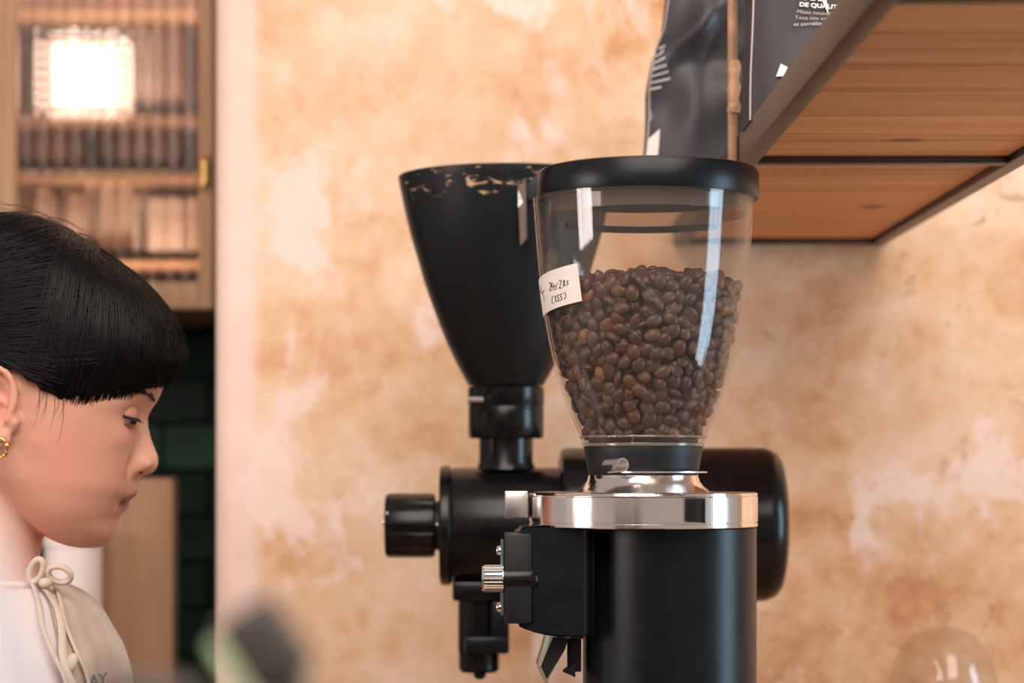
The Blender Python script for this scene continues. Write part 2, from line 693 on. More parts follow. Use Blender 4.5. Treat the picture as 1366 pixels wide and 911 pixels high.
# bar counter that carries both grinders, and the kitchen worktop
COUNTER_Z = 0.90
MAT_COUNTER = wood_material('counter_oak', srgb(170, 122, 82), srgb(196, 150, 108), srgb(214, 172, 130), 'X')
ct = thing('bar_counter', (0.4, 2.0, 0), 'pale wooden bar counter under the coffee grinders', 'counter')
G().box(-0.12, 2.0, 1.40, 2.49, COUNTER_Z - 0.04, COUNTER_Z, 0.004).build('worktop', MAT_COUNTER, ct)
MAT_FRONT = wood_material('counter_front', srgb(70, 46, 32), srgb(92, 62, 42), srgb(110, 76, 52), 'Z')
for i in range(8):
    x = -0.10 + i * 0.258
    G().box(x, x + 0.252, 1.45, 2.47, 0.0, COUNTER_Z - 0.04, 0.004).build('front_panel', MAT_FRONT, ct)
MAT_STEELTOP = add_noise_variation(mat('dark_worktop', srgb(46, 40, 36), rough=0.4, spec=0.4), 20, 0.2)
kc = thing('kitchen_worktop', (-1.2, 3.2, 0), 'dark kitchen worktop below the green tiles', 'worktop')
G().box(-2.4, 0.3, 2.72, KIT_D - 0.01, 0.86, 0.90, 0.004).build('top', MAT_STEELTOP, kc)
for i in range(4):
    G().box(-2.38 + i * 0.67, -1.73 + i * 0.67, 2.76, KIT_D - 0.02, 0.0, 0.86, 0.004).build('cupboard', MAT_FRONT, kc)

# ------------------------------------------------------------------ hanging shelf
SH = (CY - 328) / F * WALL_D          # underside height above the camera
SZ = CZ + SH
XL0, XL1 = 0.2098, 0.2242             # left rail
XR0, XR1 = 0.432, 0.4475
RH = 0.026
MAT_STEEL = add_noise_variation(mat('blackened_steel', srgb(70, 60, 53), rough=0.42, metal=0.5, spec=0.5), 30, 0.3, rough_var=0.08)
MAT_POST = add_noise_variation(mat('worn_copper_steel', srgb(206, 160, 128), rough=0.35, metal=0.5), 60, 0.3, bump=0.2, bscale=120, rough_var=0.1)
d_cross = SH * F / (CY - 220)
d_front = SH * F / (CY - 4)
knots = [((PX(1207, SH * F / (CY - 197)), SH * F / (CY - 197), 0), 0.018, 0.012),
         ((PX(1163, SH * F / (CY - 284)), SH * F / (CY - 284), 0), 0.018, 0.02)]
MAT_SHELF = wood_material('shelf_pine', srgb(186, 124, 76), srgb(220, 160, 106), srgb(234, 182, 130), 'X', knots=[((k[0][0], k[0][1], SZ), k[1], k[2]) for k in knots])
sh = thing('hanging_shelf', (0, 0, 0), 'long pine board shelf in a black steel frame hanging at upper right', 'shelf')
D0, D1 = 0.55, WALL_D - 0.004
G().box(XL0, XL1, D0, D1, SZ, SZ + RH, 0.0012).build('side_rail', MAT_STEEL, sh)
G().box(XR0, XR1, D0, D1, SZ, SZ + RH, 0.0012).build('side_rail', MAT_STEEL, sh)
cross_ds = [D0 + 0.01, d_front, d_cross, D1 - 0.012]
for d in cross_ds:
    G().box(XL1, XR0, d - 0.009, d + 0.009, SZ + 0.0005, SZ + RH - 0.001, 0.001).build('cross_bar', MAT_STEEL, sh)
for a, b in zip(cross_ds[:-1], cross_ds[1:]):
    nb = 6
    step = (b - a - 0.02) / nb
    for i in range(nb):
        y0 = a + 0.01 + i * step
        G().box(XL1 + 0.0005, XR0 - 0.0005, y0 + 0.0004, y0 + step - 0.0004, SZ + 0.006, SZ + RH - 0.003, 0.0008, 1).build('board', MAT_SHELF, sh)
# flat hanger bars (left ones in view)
for d in (d_cross + 0.015, 0.9):
    px0, px1 = 970, 981
    x0 = PX(970.5, d_cross)
    g = G().box(XL0 - 0.0075, XL0 - 0.0005, d - 0.006, d + 0.006, SZ - 0.0 + 0.002, SZ + 1.1, 0.001)
    g.build('hanger_bar', MAT_POST, sh)
    # crumpled tape wound round the bar
    g = G()
    zz = [SZ + 0.045 + 0.0055 * k for k in range(9)]
    g.loft([[(XL0 - 0.004 + (0.0042 + 0.0012 * math.sin(k * 2.1)) * cx_ + 0.0012, d + 0.0075 * cy_, z) for cx_, cy_ in ((-1, -1), (1, -1), (1.15, 0), (1, 1), (-1, 1))] for k, z in enumerate(zz)])
    g.build('tape_wrap', MAT_POST, sh, 60)
for d in (d_cross, 0.9):
    G().box(XR1 + 0.0005, XR1 + 0.0075, d - 0.006, d + 0.006, SZ + 0.002, SZ + 1.1, 0.001).build('hanger_bar', MAT_POST, sh)

# ------------------------------------------------------------------ coffee bags on the shelf
MAT_BAG = add_noise_variation(mat('charcoal_foil', srgb(49, 45, 48), rough=0.46, spec=0.5), 12, 0.25, bump=0.25, bscale=25, rough_var=0.06)
MAT_BAG2 = add_noise_variation(mat('graphite_foil', srgb(52, 48, 50), rough=0.5, spec=0.4), 12, 0.2, bump=0.12, bscale=20, rough_var=0.06)
MAT_BAGSIDE = add_noise_variation(mat('navy_foil', srgb(20, 27, 34), rough=0.35, spec=0.5), 12, 0.25, bump=0.2, bscale=25)
MAT_PRINT = mat('grey_print', srgb(176, 168, 166), rough=0.6)
MAT_PRINT_W = mat('white_print', srgb(238, 232, 226), rough=0.6)
MAT_SEAM = mat('pale_seam', srgb(170, 160, 158), rough=0.4)


def left_in(v):
    return interp(v, [0, 0.12, 0.28, 0.40, 0.47, 0.56, 1.0], [0, 0.001, 0.0036, 0.012, 0.019, 0.020, 0.024])


def coffee_bag(name, x0, x1, yf, depth, z0, h, m_front, label, crumple=0.004, lean=0.0, waist=0.0):
    """pillow bag with gusseted sides and sealed top; front faces -y"""
    t = thing(name, ((x0 + x1) / 2, yf + depth / 2, z0), label, 'coffee bag', 'coffee bags on the shelf')
    NU, NV = 26, 30
    seed = random.random() * 50
    V, Fc = [], []
    W = x1 - x0

    def surf(u, v, front):
        taper = 1.0 - 0.9 * max(0, (v - 0.72) / 0.28) ** 1.3
        dd = depth * 0.5 * taper * (0.72 + 0.28 * (1 - abs(2 * u - 1) ** 4))
        wob = crumple * (math.sin(9 * v + 5 * u + seed) + 0.7 * math.sin(17 * v - 11 * u + 2 * seed) + 0.5 * math.sin(23 * u + 3 * seed))
        wob *= min(1, v * 5)
        edge_w = waist * left_in(v)
        if waist:
            # broad diagonal folds of the slack foil
            q1 = (v - 0.36) + 0.10 * (u - 0.3)
            q2 = (v - 0.47) - 0.55 * (u - 0.25)
            wob += 0.016 * math.exp(-abs(q1) / 0.05) - 0.012 * math.exp(-(q2 / 0.05) ** 2) + 0.006 * math.exp(-((u - 0.33) / 0.03) ** 2) * min(1, v * 2)
        x = lerp(x0 + edge_w + 0.4 * crumple * math.sin(13 * v + seed), x1, u) + lean * v
        y = yf + depth / 2 + (-dd + wob * 0.6 if front else dd + wob * 0.6)
        return Vector((x, y, z0 + v * h))
    t['_s'] = 0
    for front in (True, False):
        base = len(V)
        for j in range(NV + 1):
            for i in range(NU + 1):
                V.append(surf(i / NU, j / NV, front))
        for j in range(NV):
            for i in range(NU):
                a = base + j * (NU + 1) + i
                Fc.append((a, a + 1, a + NU + 2, a + NU + 1) if front else (a, a + NU + 1, a + NU + 2, a + 1))
    del t['_s']
    mk('front_and_back', V, Fc, m_front, t, 180)
    # gussets
    V, Fc = [], []
    for side in (0, 1):
        base = len(V)
        for j in range(NV + 1):
            a = surf(side, j / NV, True)
            b_ = surf(side, j / NV, False)
            mid = (a + b_) / 2
            mid.x += (0.008 if side == 0 else -0.008)
            V += [a, a.lerp(mid, .5), mid, mid.lerp(b_, .5), b_]
        for j in range(NV):
            for i in range(4):
                q = base + j * 5 + i
                Fc.append((q, q + 1, q + 6, q + 5))
    # bottom
    base = len(V)
    for i in range(NU + 1):
        V += [surf(i / NU, 0, True), surf(i / NU, 0, False)]
    for i in range(NU):
        q = base + 2 * i
        Fc.append((q, q + 2, q + 3, q + 1))
    mk('gusset', V, Fc, MAT_BAGSIDE, t, 60)
    # sealed seams along the front edges
    for side in (0, 1):
        G().tube([surf(side, j / NV, True) + Vector((0, -0.0005, 0)) for j in range(NV + 1)], 0.0009, 6).build('seam', MAT_SEAM, t)
    # rolled sealed top
    G().tube([surf(i / NU, 1, True).lerp(surf(i / NU, 1, False), .5) for i in range(NU + 1)], 0.006, 8).build('rolled_top', m_front, t)
    return t, surf


SHELF_TOP = SZ + RH - 0.003
dB1 = 2.03
bag1, surf1 = coffee_bag('coffee_bag', PX(862, dB1), PX(1090, dB1), dB1, 0.075, SHELF_TOP, 0.28, MAT_BAG,
                         'crumpled charcoal coffee bag overhanging the shelf edge left of the hanger bar', crumple=0.0045, lean=0.0, waist=1.0)
# printed lines near its left edge, following the foil


def strip_on(surf, u0, v0, u1, v1, w, n=8):
    V, Fc = [], []
    for i in range(n + 1):
        t = i / n
        u, v = lerp(u0, u1, t), lerp(v0, v1, t)
        for s in (-1, 1):
            p = surf(u, v + s * w / 2, True)
            V.append(p + Vector((-0.0002, -0.0014, 0)))
    for i in range(n):
        Fc.append((2 * i, 2 * i + 2, 2 * i + 3, 2 * i + 1))
    return V, Fc


def uv1(px, py):
    x, z = PX(px, dB1), PZ(py, dB1)
    v = (z - SHELF_TOP) / 0.28
    u = (x - left_in(v) - PX(862, dB1)) / (PX(1090, dB1) - PX(862, dB1))
    return u, v


for (a, b_, w) in (((883, 62), (892, 59), 4), ((879, 72), (890, 66), 6), ((876, 83), (891, 76), 4), ((872, 92), (893, 86), 4), ((869, 101), (895, 94), 3.5),
                   ((867, 109), (897, 103), 3.5), ((866, 117), (884, 114), 3.5), ((864, 148), (868, 146), 4), ((864, 158), (870, 150), 4)):
    ua, va = uv1(*a)
    ub, vb = uv1(*b_)
    V, Fc = strip_on(surf1, max(ua, 0.005), va, ub, vb, w * dB1 / F / 0.28)
    mk('printed_line', V, Fc, MAT_PRINT, bag1, 180)
ua, va = uv1(864, 205)
ub, vb = uv1(878, 205)
V, Fc = [], []
for j in range(13):
    for i in range(5):
        V.append(surf1(lerp(0.004, ub, i / 4), lerp(va - 0.05, va + 0.085 - 0.008 * (4 - i), j / 12), True) + Vector((-0.0002, -0.0012, 0)))
for j in range(12):
    for i in range(4):
        q_ = j * 5 + i
        Fc.append((q_, q_ + 1, q_ + 6, q_ + 5))
mk('white_sticker', V, Fc, MAT_PAPER, bag1, 180)

dB2 = 1.742
bag2, surf2 = coffee_bag('coffee_bag', PX(1003, dB2), PX(1003, dB2) + 0.135, dB2, 0.08, SHELF_TOP, 0.27, MAT_BAG2,
                         'smooth graphite coffee bag with white French lettering right of the hanger bar', crumple=0.0012, lean=0.006)


def on_bag2(px, py):
    x, z = PX(px, dB2), PZ(py, dB2)
    v = (z - SHELF_TOP) / 0.27
    u = (x - 0.006 * v - PX(1003, dB2)) / 0.135
    return surf2(u, v, True)


def bag_text(body, px, py, hpx, material, bold=0.0, shear=0.0, ang=0.0):
    p = on_bag2(px, py) + Vector((0, -0.0035, 0))
    M = Matrix.Translation(p) @ Matrix.Rotation(PI / 2, 4, 'X') @ Matrix.Rotation(ang, 4, 'Z') @ Matrix.Diagonal((1.28, 1, 1, 1))
    text_mesh('lettering', body, hpx * dB2 / F / 0.69, material, bag2, M, 0.0001, bold, 'LEFT', shear)


bag_text('TS DE', 1062, 0, 7, MAT_PRINT_W, 0.00006, 0, -0.06)
bag_text('DE QUALITÉ', 1065, 8.8, 5.4, MAT_PRINT_W, 0.00012, 0, -0.08)
bag_text('Mises nouvelles', 1061.5, 18, 4.6, MAT_PRINT, 0, 0.15, -0.07)
bag_text('Tous nos cafés', 1059.5, 26, 4.6, MAT_PRINT, 0, 0.0, -0.03)
bag_text('et torréfiés', 1058, 35, 4.6, MAT_PRINT, 0.00003, 0.1, 0.03)
# white corner of a printed panel and small white tag
for poly in ([(1095, 0), (1100, -6), (1103, 8), (1104.5, 20)], [(1042, 85), (1051, 90), (1046, 102), (1036, 102)]):
    V = [on_bag2(*p) + Vector((0, -0.003, 0)) for p in poly]
    V2 = [v + Vector((0, 0.0004, 0)) for v in V]
    mk('white_panel', V + V2, [(0, 1, 2, 3), (7, 6, 5, 4), (0, 1, 5, 4), (1, 2, 6, 5), (2, 3, 7, 6), (3, 0, 4, 7)], MAT_PRINT_W, bag2, 0)

# ------------------------------------------------------------------ front grinder
DF = 1.65
S = DF / F
fx = lambda px: (px - CX) * S
fz = lambda py: CZ - (py - CY) * S
HC = 858.0                               # hopper centre line
gr = thing('coffee_grinder', (fx(880), DF, COUNTER_Z), 'black espresso grinder with clear hopper full of beans and polished steel collar', 'coffee grinder')

# column
cc = (fx(893), DF, 0)
rcol = 115.5 * S
G().lathe([(0, fz(702.5)), (rcol - 0.001, fz(702.5)), (rcol, fz(704)), (rcol, COUNTER_Z + 0.03), (rcol + 0.004, COUNTER_Z + 0.028), (rcol + 0.004, COUNTER_Z), (0, COUNTER_Z)],
          cc, seg=96).build('column', MAT_BLACK, gr)
# foot with fork below the frame
G().box(fx(700), fx(893), DF - 0.055, DF + 0.055, COUNTER_Z, COUNTER_Z + 0.022, 0.006).build('foot', MAT_BLACK, gr)
G().box(fx(770), fx(893), DF - 0.03, DF + 0.04, fz(845), fz(702), 0.002).build('grinding_head', MAT_BLACK, gr)
# angular front nose of the head (x 685..775)
poly = [(fx(690), fz(703)), (fx(705), fz(699)), (fx(780), fz(699)), (fx(780), fz(845)), (fx(760), fz(845)), (fx(735), fz(842)), (fx(705), fz(836)), (fx(687), fz(829)), (fx(684), fz(822)), (fx(684), fz(715))]
bm = bmesh.new()
vs0 = [bm.verts.new((x, DF - 0.055, z)) for x, z in poly]
fcs = bm.faces.new(vs0)
ext = bmesh.ops.extrude_face_region(bm, geom=[fcs])
for v in ext['geom']:
    if isinstance(v, bmesh.types.BMVert):
        v.co.y = DF + 0.055
for v in bm.verts:  # round the nose in plan
    t = max(0, (fx(722) - v.co.x) / (fx(722) - fx(684)))
    v.co.y = DF + (v.co.y - DF) * (1 - 0.28 * t * t)
bmesh.ops.bevel(bm, geom=bm.edges[:], offset=0.003, segments=3, affect='EDGES')
bm.verts.index_update()
mk('head_nose', [v.co.copy() for v in bm.verts], [[v.index for v in f.verts] for f in bm.faces], MAT_BLACK, gr, 40)
bm.free()
# polished collar with groove and rim line
cr = (fx(857.5), DF, 0)
R = 152.5 * S
pr = [(0, fz(702)), (R - 0.0006, fz(702)), (R, fz(701)), (R, fz(696.8)), (R - 0.0008, fz(696.2)), (R - 0.0008, fz(695.2)), (R, fz(694.6)), (R, fz(662.5)), (R - 0.0006, fz(661.4)),
      (R - 0.0006, fz(660.6)), (R, fz(660)), (R - 0.0004, fz(657.5)), (R - 0.0015, fz(656.4)), (R - 0.004, fz(656)), (0, fz(656))]
G().lathe(pr, cr, seg=128).build('steel_collar', MAT_CHROME, gr, 25)
# fine seam on the collar
G().box(fx(922.3), fx(923.2), DF - math.sqrt(R * R - (fx(922.7) - cr[0]) ** 2) - 0.0003, DF - 0.1, fz(694), fz(663)).build('collar_seam', MAT_BLACK, gr, 0)
# steel indicator block left of the collar
G().box(fx(673), fx(704), DF - 0.016, DF + 0.006, fz(690.5), fz(654.5), 0.0012).build('index_block', MAT_BRUSHED, gr)
# flared neck on the collar
hcx = (fx(HC), DF, 0)
G().lathe([(0, fz(656.2)), (90 * S, fz(656.2)), (87 * S, fz(654)), (80 * S, fz(648)), (75.5 * S, fz(642)), (73.5 * S, fz(636)), (73.2 * S, fz(634)), (0, fz(634))], hcx, seg=96).build('flared_neck', MAT_CHROME, gr, 50)
# hopper base collar
G().lathe([(0, fz(634.6)), (72.5 * S, fz(634.6)), (73.5 * S, fz(633.8)), (75 * S, fz(622)), (77 * S, fz(610)), (79.5 * S, fz(597)), (79 * S, fz(595.5)), (60 * S, fz(595.5))], hcx, seg=96).build('hopper_base', MAT_BLACK_MATTE, gr, 50)
# slide gate: thin steel plate with curled finger tab
g = G().box(fx(806), fx(940), DF - 0.046, DF + 0.02, fz(630.6), fz(628.6), 0.0003, 1)
gate = G()
ring1, ring2 = [], []
for i in range(48):
    a = 2 * PI * i / 48
    x, y = fx(872) + 70 * S * math.cos(a), DF - 0.006 + 0.042 * math.sin(a)
    ring1.append((x, y, fz(630.8)))
    ring2.append((x, y, fz(628.8)))
gate.loft([ring1, ring2])
slide = gate.build('slide_gate', MAT_BRUSHED, gr)
g = G()
N_ = 14
V, Fc = [], []
for i in range(N_ + 1):
    a = lerp(-PI * 0.5, PI * 0.95, i / N_)
    for rr in (8.6, 7.0):
        # the curl rolls up around an axis that runs towards lower left
        cxp, czp = 824, 620.5
        V.append(Vector((fx(cxp + rr * math.cos(a) * 0.9), DF - 0.062, fz(czp - rr * math.sin(a) * 1.05))))
        V.append(Vector((fx(cxp - 18 + rr * math.cos(a) * 0.9), DF - 0.048, fz(czp + 1.5 - rr * math.sin(a) * 1.05))))
for i in range(N_):
    a = 4 * i
    b_ = a + 4
    Fc += [(a, b_, b_ + 1, a + 1), (a + 2, a + 3, b_ + 3, b_ + 2), (a, a + 2, b_ + 2, b_), (a + 1, b_ + 1, b_ + 3, a + 3)]
Fc += [(0, 1, 3, 2), (4 * N_, 4 * N_ + 2, 4 * N_ + 3, 4 * N_ + 1)]
mk('finger_tab', V, Fc, MAT_BRUSHED, slide, 50)

# hopper (clear plastic shell with real thickness)
HPROF = [(592, 81.0), (585, 83.0), (575, 87), (560, 93.5), (545, 100.0), (525, 107.5), (500, 115.5), (475, 122.0), (450, 127.3), (425, 131.8), (400, 135.5), (370, 139.0), (340, 142.0), (310, 144.5), (285, 146.4), (266, 147.8)]


def hop_r(py):
    return interp(-py, [-p for p, _ in HPROF], [r for _, r in HPROF])


tk = 3.6
prof = [(r * S, fz(py)) for py, r in HPROF] + [((r - tk) * S, fz(py)) for py, r in reversed(HPROF)]
prof.append(prof[0])
G().lathe(prof, hcx, seg=128).build('hopper', MAT_GLASS, gr, 30)
# thick moulded rings at the foot of the hopper
for (p0, p1, rr) in ((584.4, 581.6, 84.6), (595.5, 591.4, 81.2)):
    G().lathe([((rr - 6) * S, fz(p0)), (rr * S, fz(p0)), ((rr + 0.6) * S, fz((p0 + p1) / 2)), (rr * S, fz(p1)), ((rr - 6) * S, fz(p1)), ((rr - 6) * S, fz(p0))], hcx, seg=96).build('moulded_ring', MAT_GLASS_EDGE, gr)
# lid
lc = (fx(864), DF, 0)
rl = 147.0 * S
pr = [((148 - 6) * S, fz(267)), (rl, fz(267)), (rl + 0.0006, fz(264)), (rl + 0.0002, fz(234)), (rl - 0.0012, fz(229)), (rl - 0.004, fz(227)), (0, fz(225)), (0, fz(233)), ((148 - 6) * S, fz(237)), ((148 - 6) * S, fz(267))]
lid = G().lathe(pr, lc, seg=128).build('hopper_lid', MAT_BLACK, gr, 35)
# smoked inner skirt of the lid with a dark seal at the back
ri = 133 * S
zsk = fz(288)
G().lathe([(ri, fz(240)), (ri, zsk), (ri - 0.002, zsk), (ri - 0.002, fz(240)), (ri, fz(240))], lc, seg=96).build('lid_skirt', MAT_SMOKE, lid, 40)
G().lathe([(ri, zsk), (ri, zsk - 0.005), (ri - 0.003, zsk - 0.005), (ri - 0.003, zsk), (ri, zsk)], lc, seg=48, t0=0.22 * PI, t1=0.80 * PI).build('rubber_seal', MAT_BLACK_MATTE, lid, 40)

# paper sticker on the hopper


def on_hopper(px, py, off=0.4, ang=None):
    r = (hop_r(py) + off) * S
    if ang is None:
        q = max(-1, min(1, (px - HC) / (hop_r(py) + off)))
        ang = math.asin(q)
    return Vector((hcx[0] + r * math.sin(ang), DF - r * math.cos(ang), fz(py)))


def stk(a, t):
    """a: angle 0..1 across, t: 0 top .. 1 bottom"""
    top_ang = lerp(math.radians(-96), math.radians(-41), a)
    bot_ang = lerp(math.radians(-92), math.radians(-39.6), a)
    ang = lerp(top_ang, bot_ang, t)
    pyt = lerp(376, 361, a)
    pyb = lerp(424, 409.5, a)
    return ang, lerp(pyt, pyb, t)


V, Fc = [], []
NA, NB = 16, 8
for off in (0.5, 1.0):
    for j in range(NB + 1):
        for i in range(NA + 1):
            ang, py = stk(i / NA, j / NB)
            V.append(on_hopper(0, py, off, ang))
W1 = (NA + 1) * (NB + 1)
for j in range(NB):
    for i in range(NA):
        a = j * (NA + 1) + i
        Fc.append((a, a + 1, a + NA + 2, a + NA + 1))
        Fc.append((W1 + a, W1 + a + NA + 1, W1 + a + NA + 2, W1 + a + 1))
sticker = mk('paper_sticker', V, Fc, MAT_PAPER, gr, 180)
sticker['label'] = 'white paper sticker with handwritten numbers'
strokes = [
    [(185, 215), (195, 208), (203, 218), (197, 240), (188, 268), (208, 262)],
    [(211, 204), (203, 240), (226, 235)], [(222, 216), (217, 264)],
    [(244, 226), (233, 230), (232, 238), (241, 246), (239, 256), (228, 260)],
    [(246, 216), (256, 213)],
    [(262, 195), (272, 188), (280, 200), (272, 225), (262, 250), (284, 246)],
    [(305, 190), (292, 195), (300, 210), (308, 228), (297, 238), (291, 225), (305, 205), (305, 190)],
    [(334, 192), (322, 198), (321, 205), (331, 211), (329, 220), (317, 225)],
    [(216, 310), (207, 330), (208, 355), (216, 370)],
    [(226, 312), (238, 310), (230, 330), (242, 340), (228, 358)],
    [(262, 300), (248, 304), (250, 322), (262, 326), (258, 345), (246, 350)],
    [(286, 292), (270, 297), (272, 315), (284, 320), (280, 338), (268, 342)],
    [(300, 280), (312, 295), (312, 318), (302, 335)],
    [(120, 240), (125, 270), (115, 285)], [(150, 265), (130, 285), (140, 295)], [(143, 295), (150, 350)]]
g = G()
for st in strokes:
    pl = []
    for (u0, w0), (u1, w1) in zip(st[:-1], st[1:]):
        for k in range(4):
            pl.append((lerp(u0, u1, k / 4), lerp(w0, w1, k / 4)))
    pl.append(st[-1])
    pts3 = []
    for u, w in pl:
        px, py = 700 + u / 5.694, 340 + w / 5.694
        # the sticker stands nearer than the axis: correct the row for the near surface
        q = max(-0.999, min(0.999, (px - HC) / (hop_r(py) + 1)))
        near = DF - (hop_r(py) + 1) * S * math.sqrt(1 - q * q)
        py2 = CY + (py - CY) * near / DF
        px2 = HC + (px - HC) * near / DF - (CX - HC) * 0
        px2 = CX + (px - CX) * near / DF
        pts3.append(on_hopper(px2, py2, 1.15))
    g.tube(pts3, 0.0003, 5)
g.build('handwriting', MAT_INK, sticker, 60)

# adjusters on the left
MAT_PLATE = add_noise_variation(mat('anodised_plate', srgb(120, 150, 140), rough=0.3, metal=0.9), 60, 0.1)
adj = G().box(fx(672), fx(708), DF - 0.05, DF - 0.005, fz(826), fz(709), 0.002).build('adjuster_block', MAT_BLACK_MATTE, gr)
G().box(fx(667.5), fx(672), DF - 0.044, DF - 0.012, fz(816), fz(718), 0.0006, 1).build('side_plate', MAT_PLATE, adj)
ax = (0, DF - 0.042, fz(768))
g = G().lathe([(0, fx(671)), (17.5 * S, fx(671)), (17.5 * S, fx(706)), (15 * S, fx(714)), (9 * S, fx(719)), (0, fx(721))], ax, 'X', 32)
g.build('adjuster_barrel', MAT_BLACK_GLOSS, gr)
g = G()
kn = [(0, fx(643)), (15.5 * S, fx(643)), (16.5 * S, fx(645)), (16.5 * S, fx(671)), (0, fx(671))]
g.lathe(kn, ax, 'X', 40)
knob = g.build('adjuster_knob', MAT_CHROME, gr)
g = G()
for i in range(22):
    a = 2 * PI * i / 22
    y, z = ax[1] + 16.6 * S * math.cos(a), ax[2] + 16.6 * S * math.sin(a)
    g.tube([(fx(646), y, z), (fx(670), y, z)], 0.0007, 5)
g.build('knurling', MAT_BRUSHED, knob)
for py in (732, 806):
    g = G()
    g.lathe([(0, fx(662)), (4.5 * S, fx(662)), (6 * S, fx(664)), (6 * S, fx(668)), (0, fx(668))], (0, DF - 0.036, fz(py)), 'X', 20)
    g.build('stud', MAT_CHROME, adj)
# chute (spout)
MAT_CHUTE = add_noise_variation(mat('stainless_chute', srgb(190, 200, 180), rough=0.2, metal=1.0), 40, 0.1)
poly = [(fx(727), fz(842)), (fx(758), fz(842)), (fx(752), fz(862)), (fx(726), fz(908)), (fx(715), fz(884)), (fx(722), fz(862))]
ch = G()
ch.prism(poly, DF - 0.030, DF - 0.028).prism(poly, DF + 0.005, DF + 0.007)
outer = [(fx(727), fz(842)), (fx(722), fz(862)), (fx(715), fz(884)), (fx(726), fz(908))]
for (xa, za), (xb, zb) in zip(outer[:-1], outer[1:]):
    ch.add([(xa, DF - 0.030, za), (xb, DF - 0.030, zb), (xb, DF + 0.007, zb), (xa, DF + 0.007, za),
            (xa + 0.003, DF - 0.033, za), (xb + 0.003, DF - 0.033, zb), (xb + 0.003, DF + 0.007, zb), (xa + 0.003, DF + 0.007, za)],
           [(0, 1, 2, 3), (7, 6, 5, 4), (0, 4, 5, 1), (3, 2, 6, 7)])
chute = ch.build('chute', MAT_CHUTE, gr, 30)
dark_poly = [(fx(736), fz(846)), (fx(757), fz(846)), (fx(751), fz(863)), (fx(728), fz(900)), (fx(720), fz(885))]
G().prism(dark_poly, DF - 0.0315, DF - 0.0302).build('chute_cover', MAT_BLACK_MATTE, chute, 0)
g = G().box(fx(756), fx(774), DF - 0.02, DF - 0.005, fz(893), fz(846), 0.001)
g.prism([(fx(750), fz(893)), (fx(766), fz(880)), (fx(766), fz(900)), (fx(760), fz(897))], DF - 0.022, DF - 0.004)
g.build('trigger', MAT_BLACK_MATTE, gr)

# ------------------------------------------------------------------ coffee beans


def bean_mat():
    m = mat('roasted_bean', srgb(92, 58, 42), rough=0.42, spec=0.4)
    N, L = NT(m)
    b = N['Principled BSDF']
    oi = N.new('ShaderNodeObjectInfo')
    ge = N.new('ShaderNodeNewGeometry')
    v = mathn(m, 'FRACT', mathn(m, 'ADD', oi.outputs['Random'], ge.outputs['Random Per Island']))
    r = ramp(m, [(0.0, srgb(60, 38, 31)), (0.35, srgb(80, 53, 43)), (0.80, srgb(96, 65, 51)), (0.955, srgb(110, 74, 56)), (1.0, srgb(158, 106, 70))])
    L.new(v, r.inputs[0])
    tc = N.new('ShaderNodeTexCoord')
    n = node(m, 'ShaderNodeTexNoise', Scale=420.0, Detail=3.0)
    L.new(tc.outputs['Object'], n.inputs['Vector'])
    L.new(mixc(m, mathn(m, 'MULTIPLY', n.outputs['Fac'], 0.5), r.outputs[0], srgb(60, 36, 26)), b.inputs['Base Color'])
    bp = node(m, 'ShaderNodeBump', Strength=0.12, Distance=0.0006)
    L.new(n.outputs['Fac'], bp.inputs['Height'])
    L.new(bp.outputs[0], b.inputs['Normal'])
    return m


MAT_BEAN = bean_mat()
BA, BB, BC = 0.0064, 0.0050, 0.0038


def bean_geo(nu=14, nv=9):
    V, Fc = [], []
    V.append((BA, 0, 0))
    for j in range(1, nv):
        ph = PI * j / nv
        for i in range(nu):
            th = 2 * PI * i / nu
            x = BA * math.cos(ph)
            y = BB * math.sin(ph) * math.cos(th)
            z = BC * math.sin(ph) * math.sin(th)
            if z < 0:
                z *= 0.62
                if abs(y) < BB * 0.2:
                    z = z * 0.45
            V.append((x, y, z))
    V.append((-BA, 0, 0))
    last = len(V) - 1
    for i in range(nu):
        i2 = (i + 1) % nu
        Fc.append((0, 1 + i, 1 + i2))
        for j in range(nv - 2):
            a, b_ = 1 + j * nu, 1 + (j + 1) * nu
            Fc.append((a + i, b_ + i, b_ + i2, a + i2))
        a = 1 + (nv - 2) * nu
        Fc.append((a + i, last, a + i2))
    return V, Fc


def bean_top(x, y):
    """height of the heap inside the hopper"""
    dx, dy = (x - hcx[0]) / S, (y - DF) / S
    return fz(392) + (24 - 0.0012 * ((dx - 12) ** 2 + dy ** 2 * 0.9)) * S


def bean_rot(nrm):
    """random bean orientation with the broad side roughly against the glass"""
    q = random.random()
    base = nrm.to_track_quat('Z', 'Y').to_matrix()
    spin = Matrix.Rotation(random.uniform(0, 2 * PI), 3, 'Z')
    if q < 0.62:
        flip = Matrix.Identity(3)
    elif q < 0.86:
        flip = Matrix.Rotation(PI, 3, 'X')
    else:
        flip = Matrix.Rotation(random.choice((-1, 1)) * PI / 2, 3, 'X')
    tilt = Euler((random.gauss(0, .28), random.gauss(0, .28), 0)).to_matrix()
    return base @ tilt @ spin @ flip


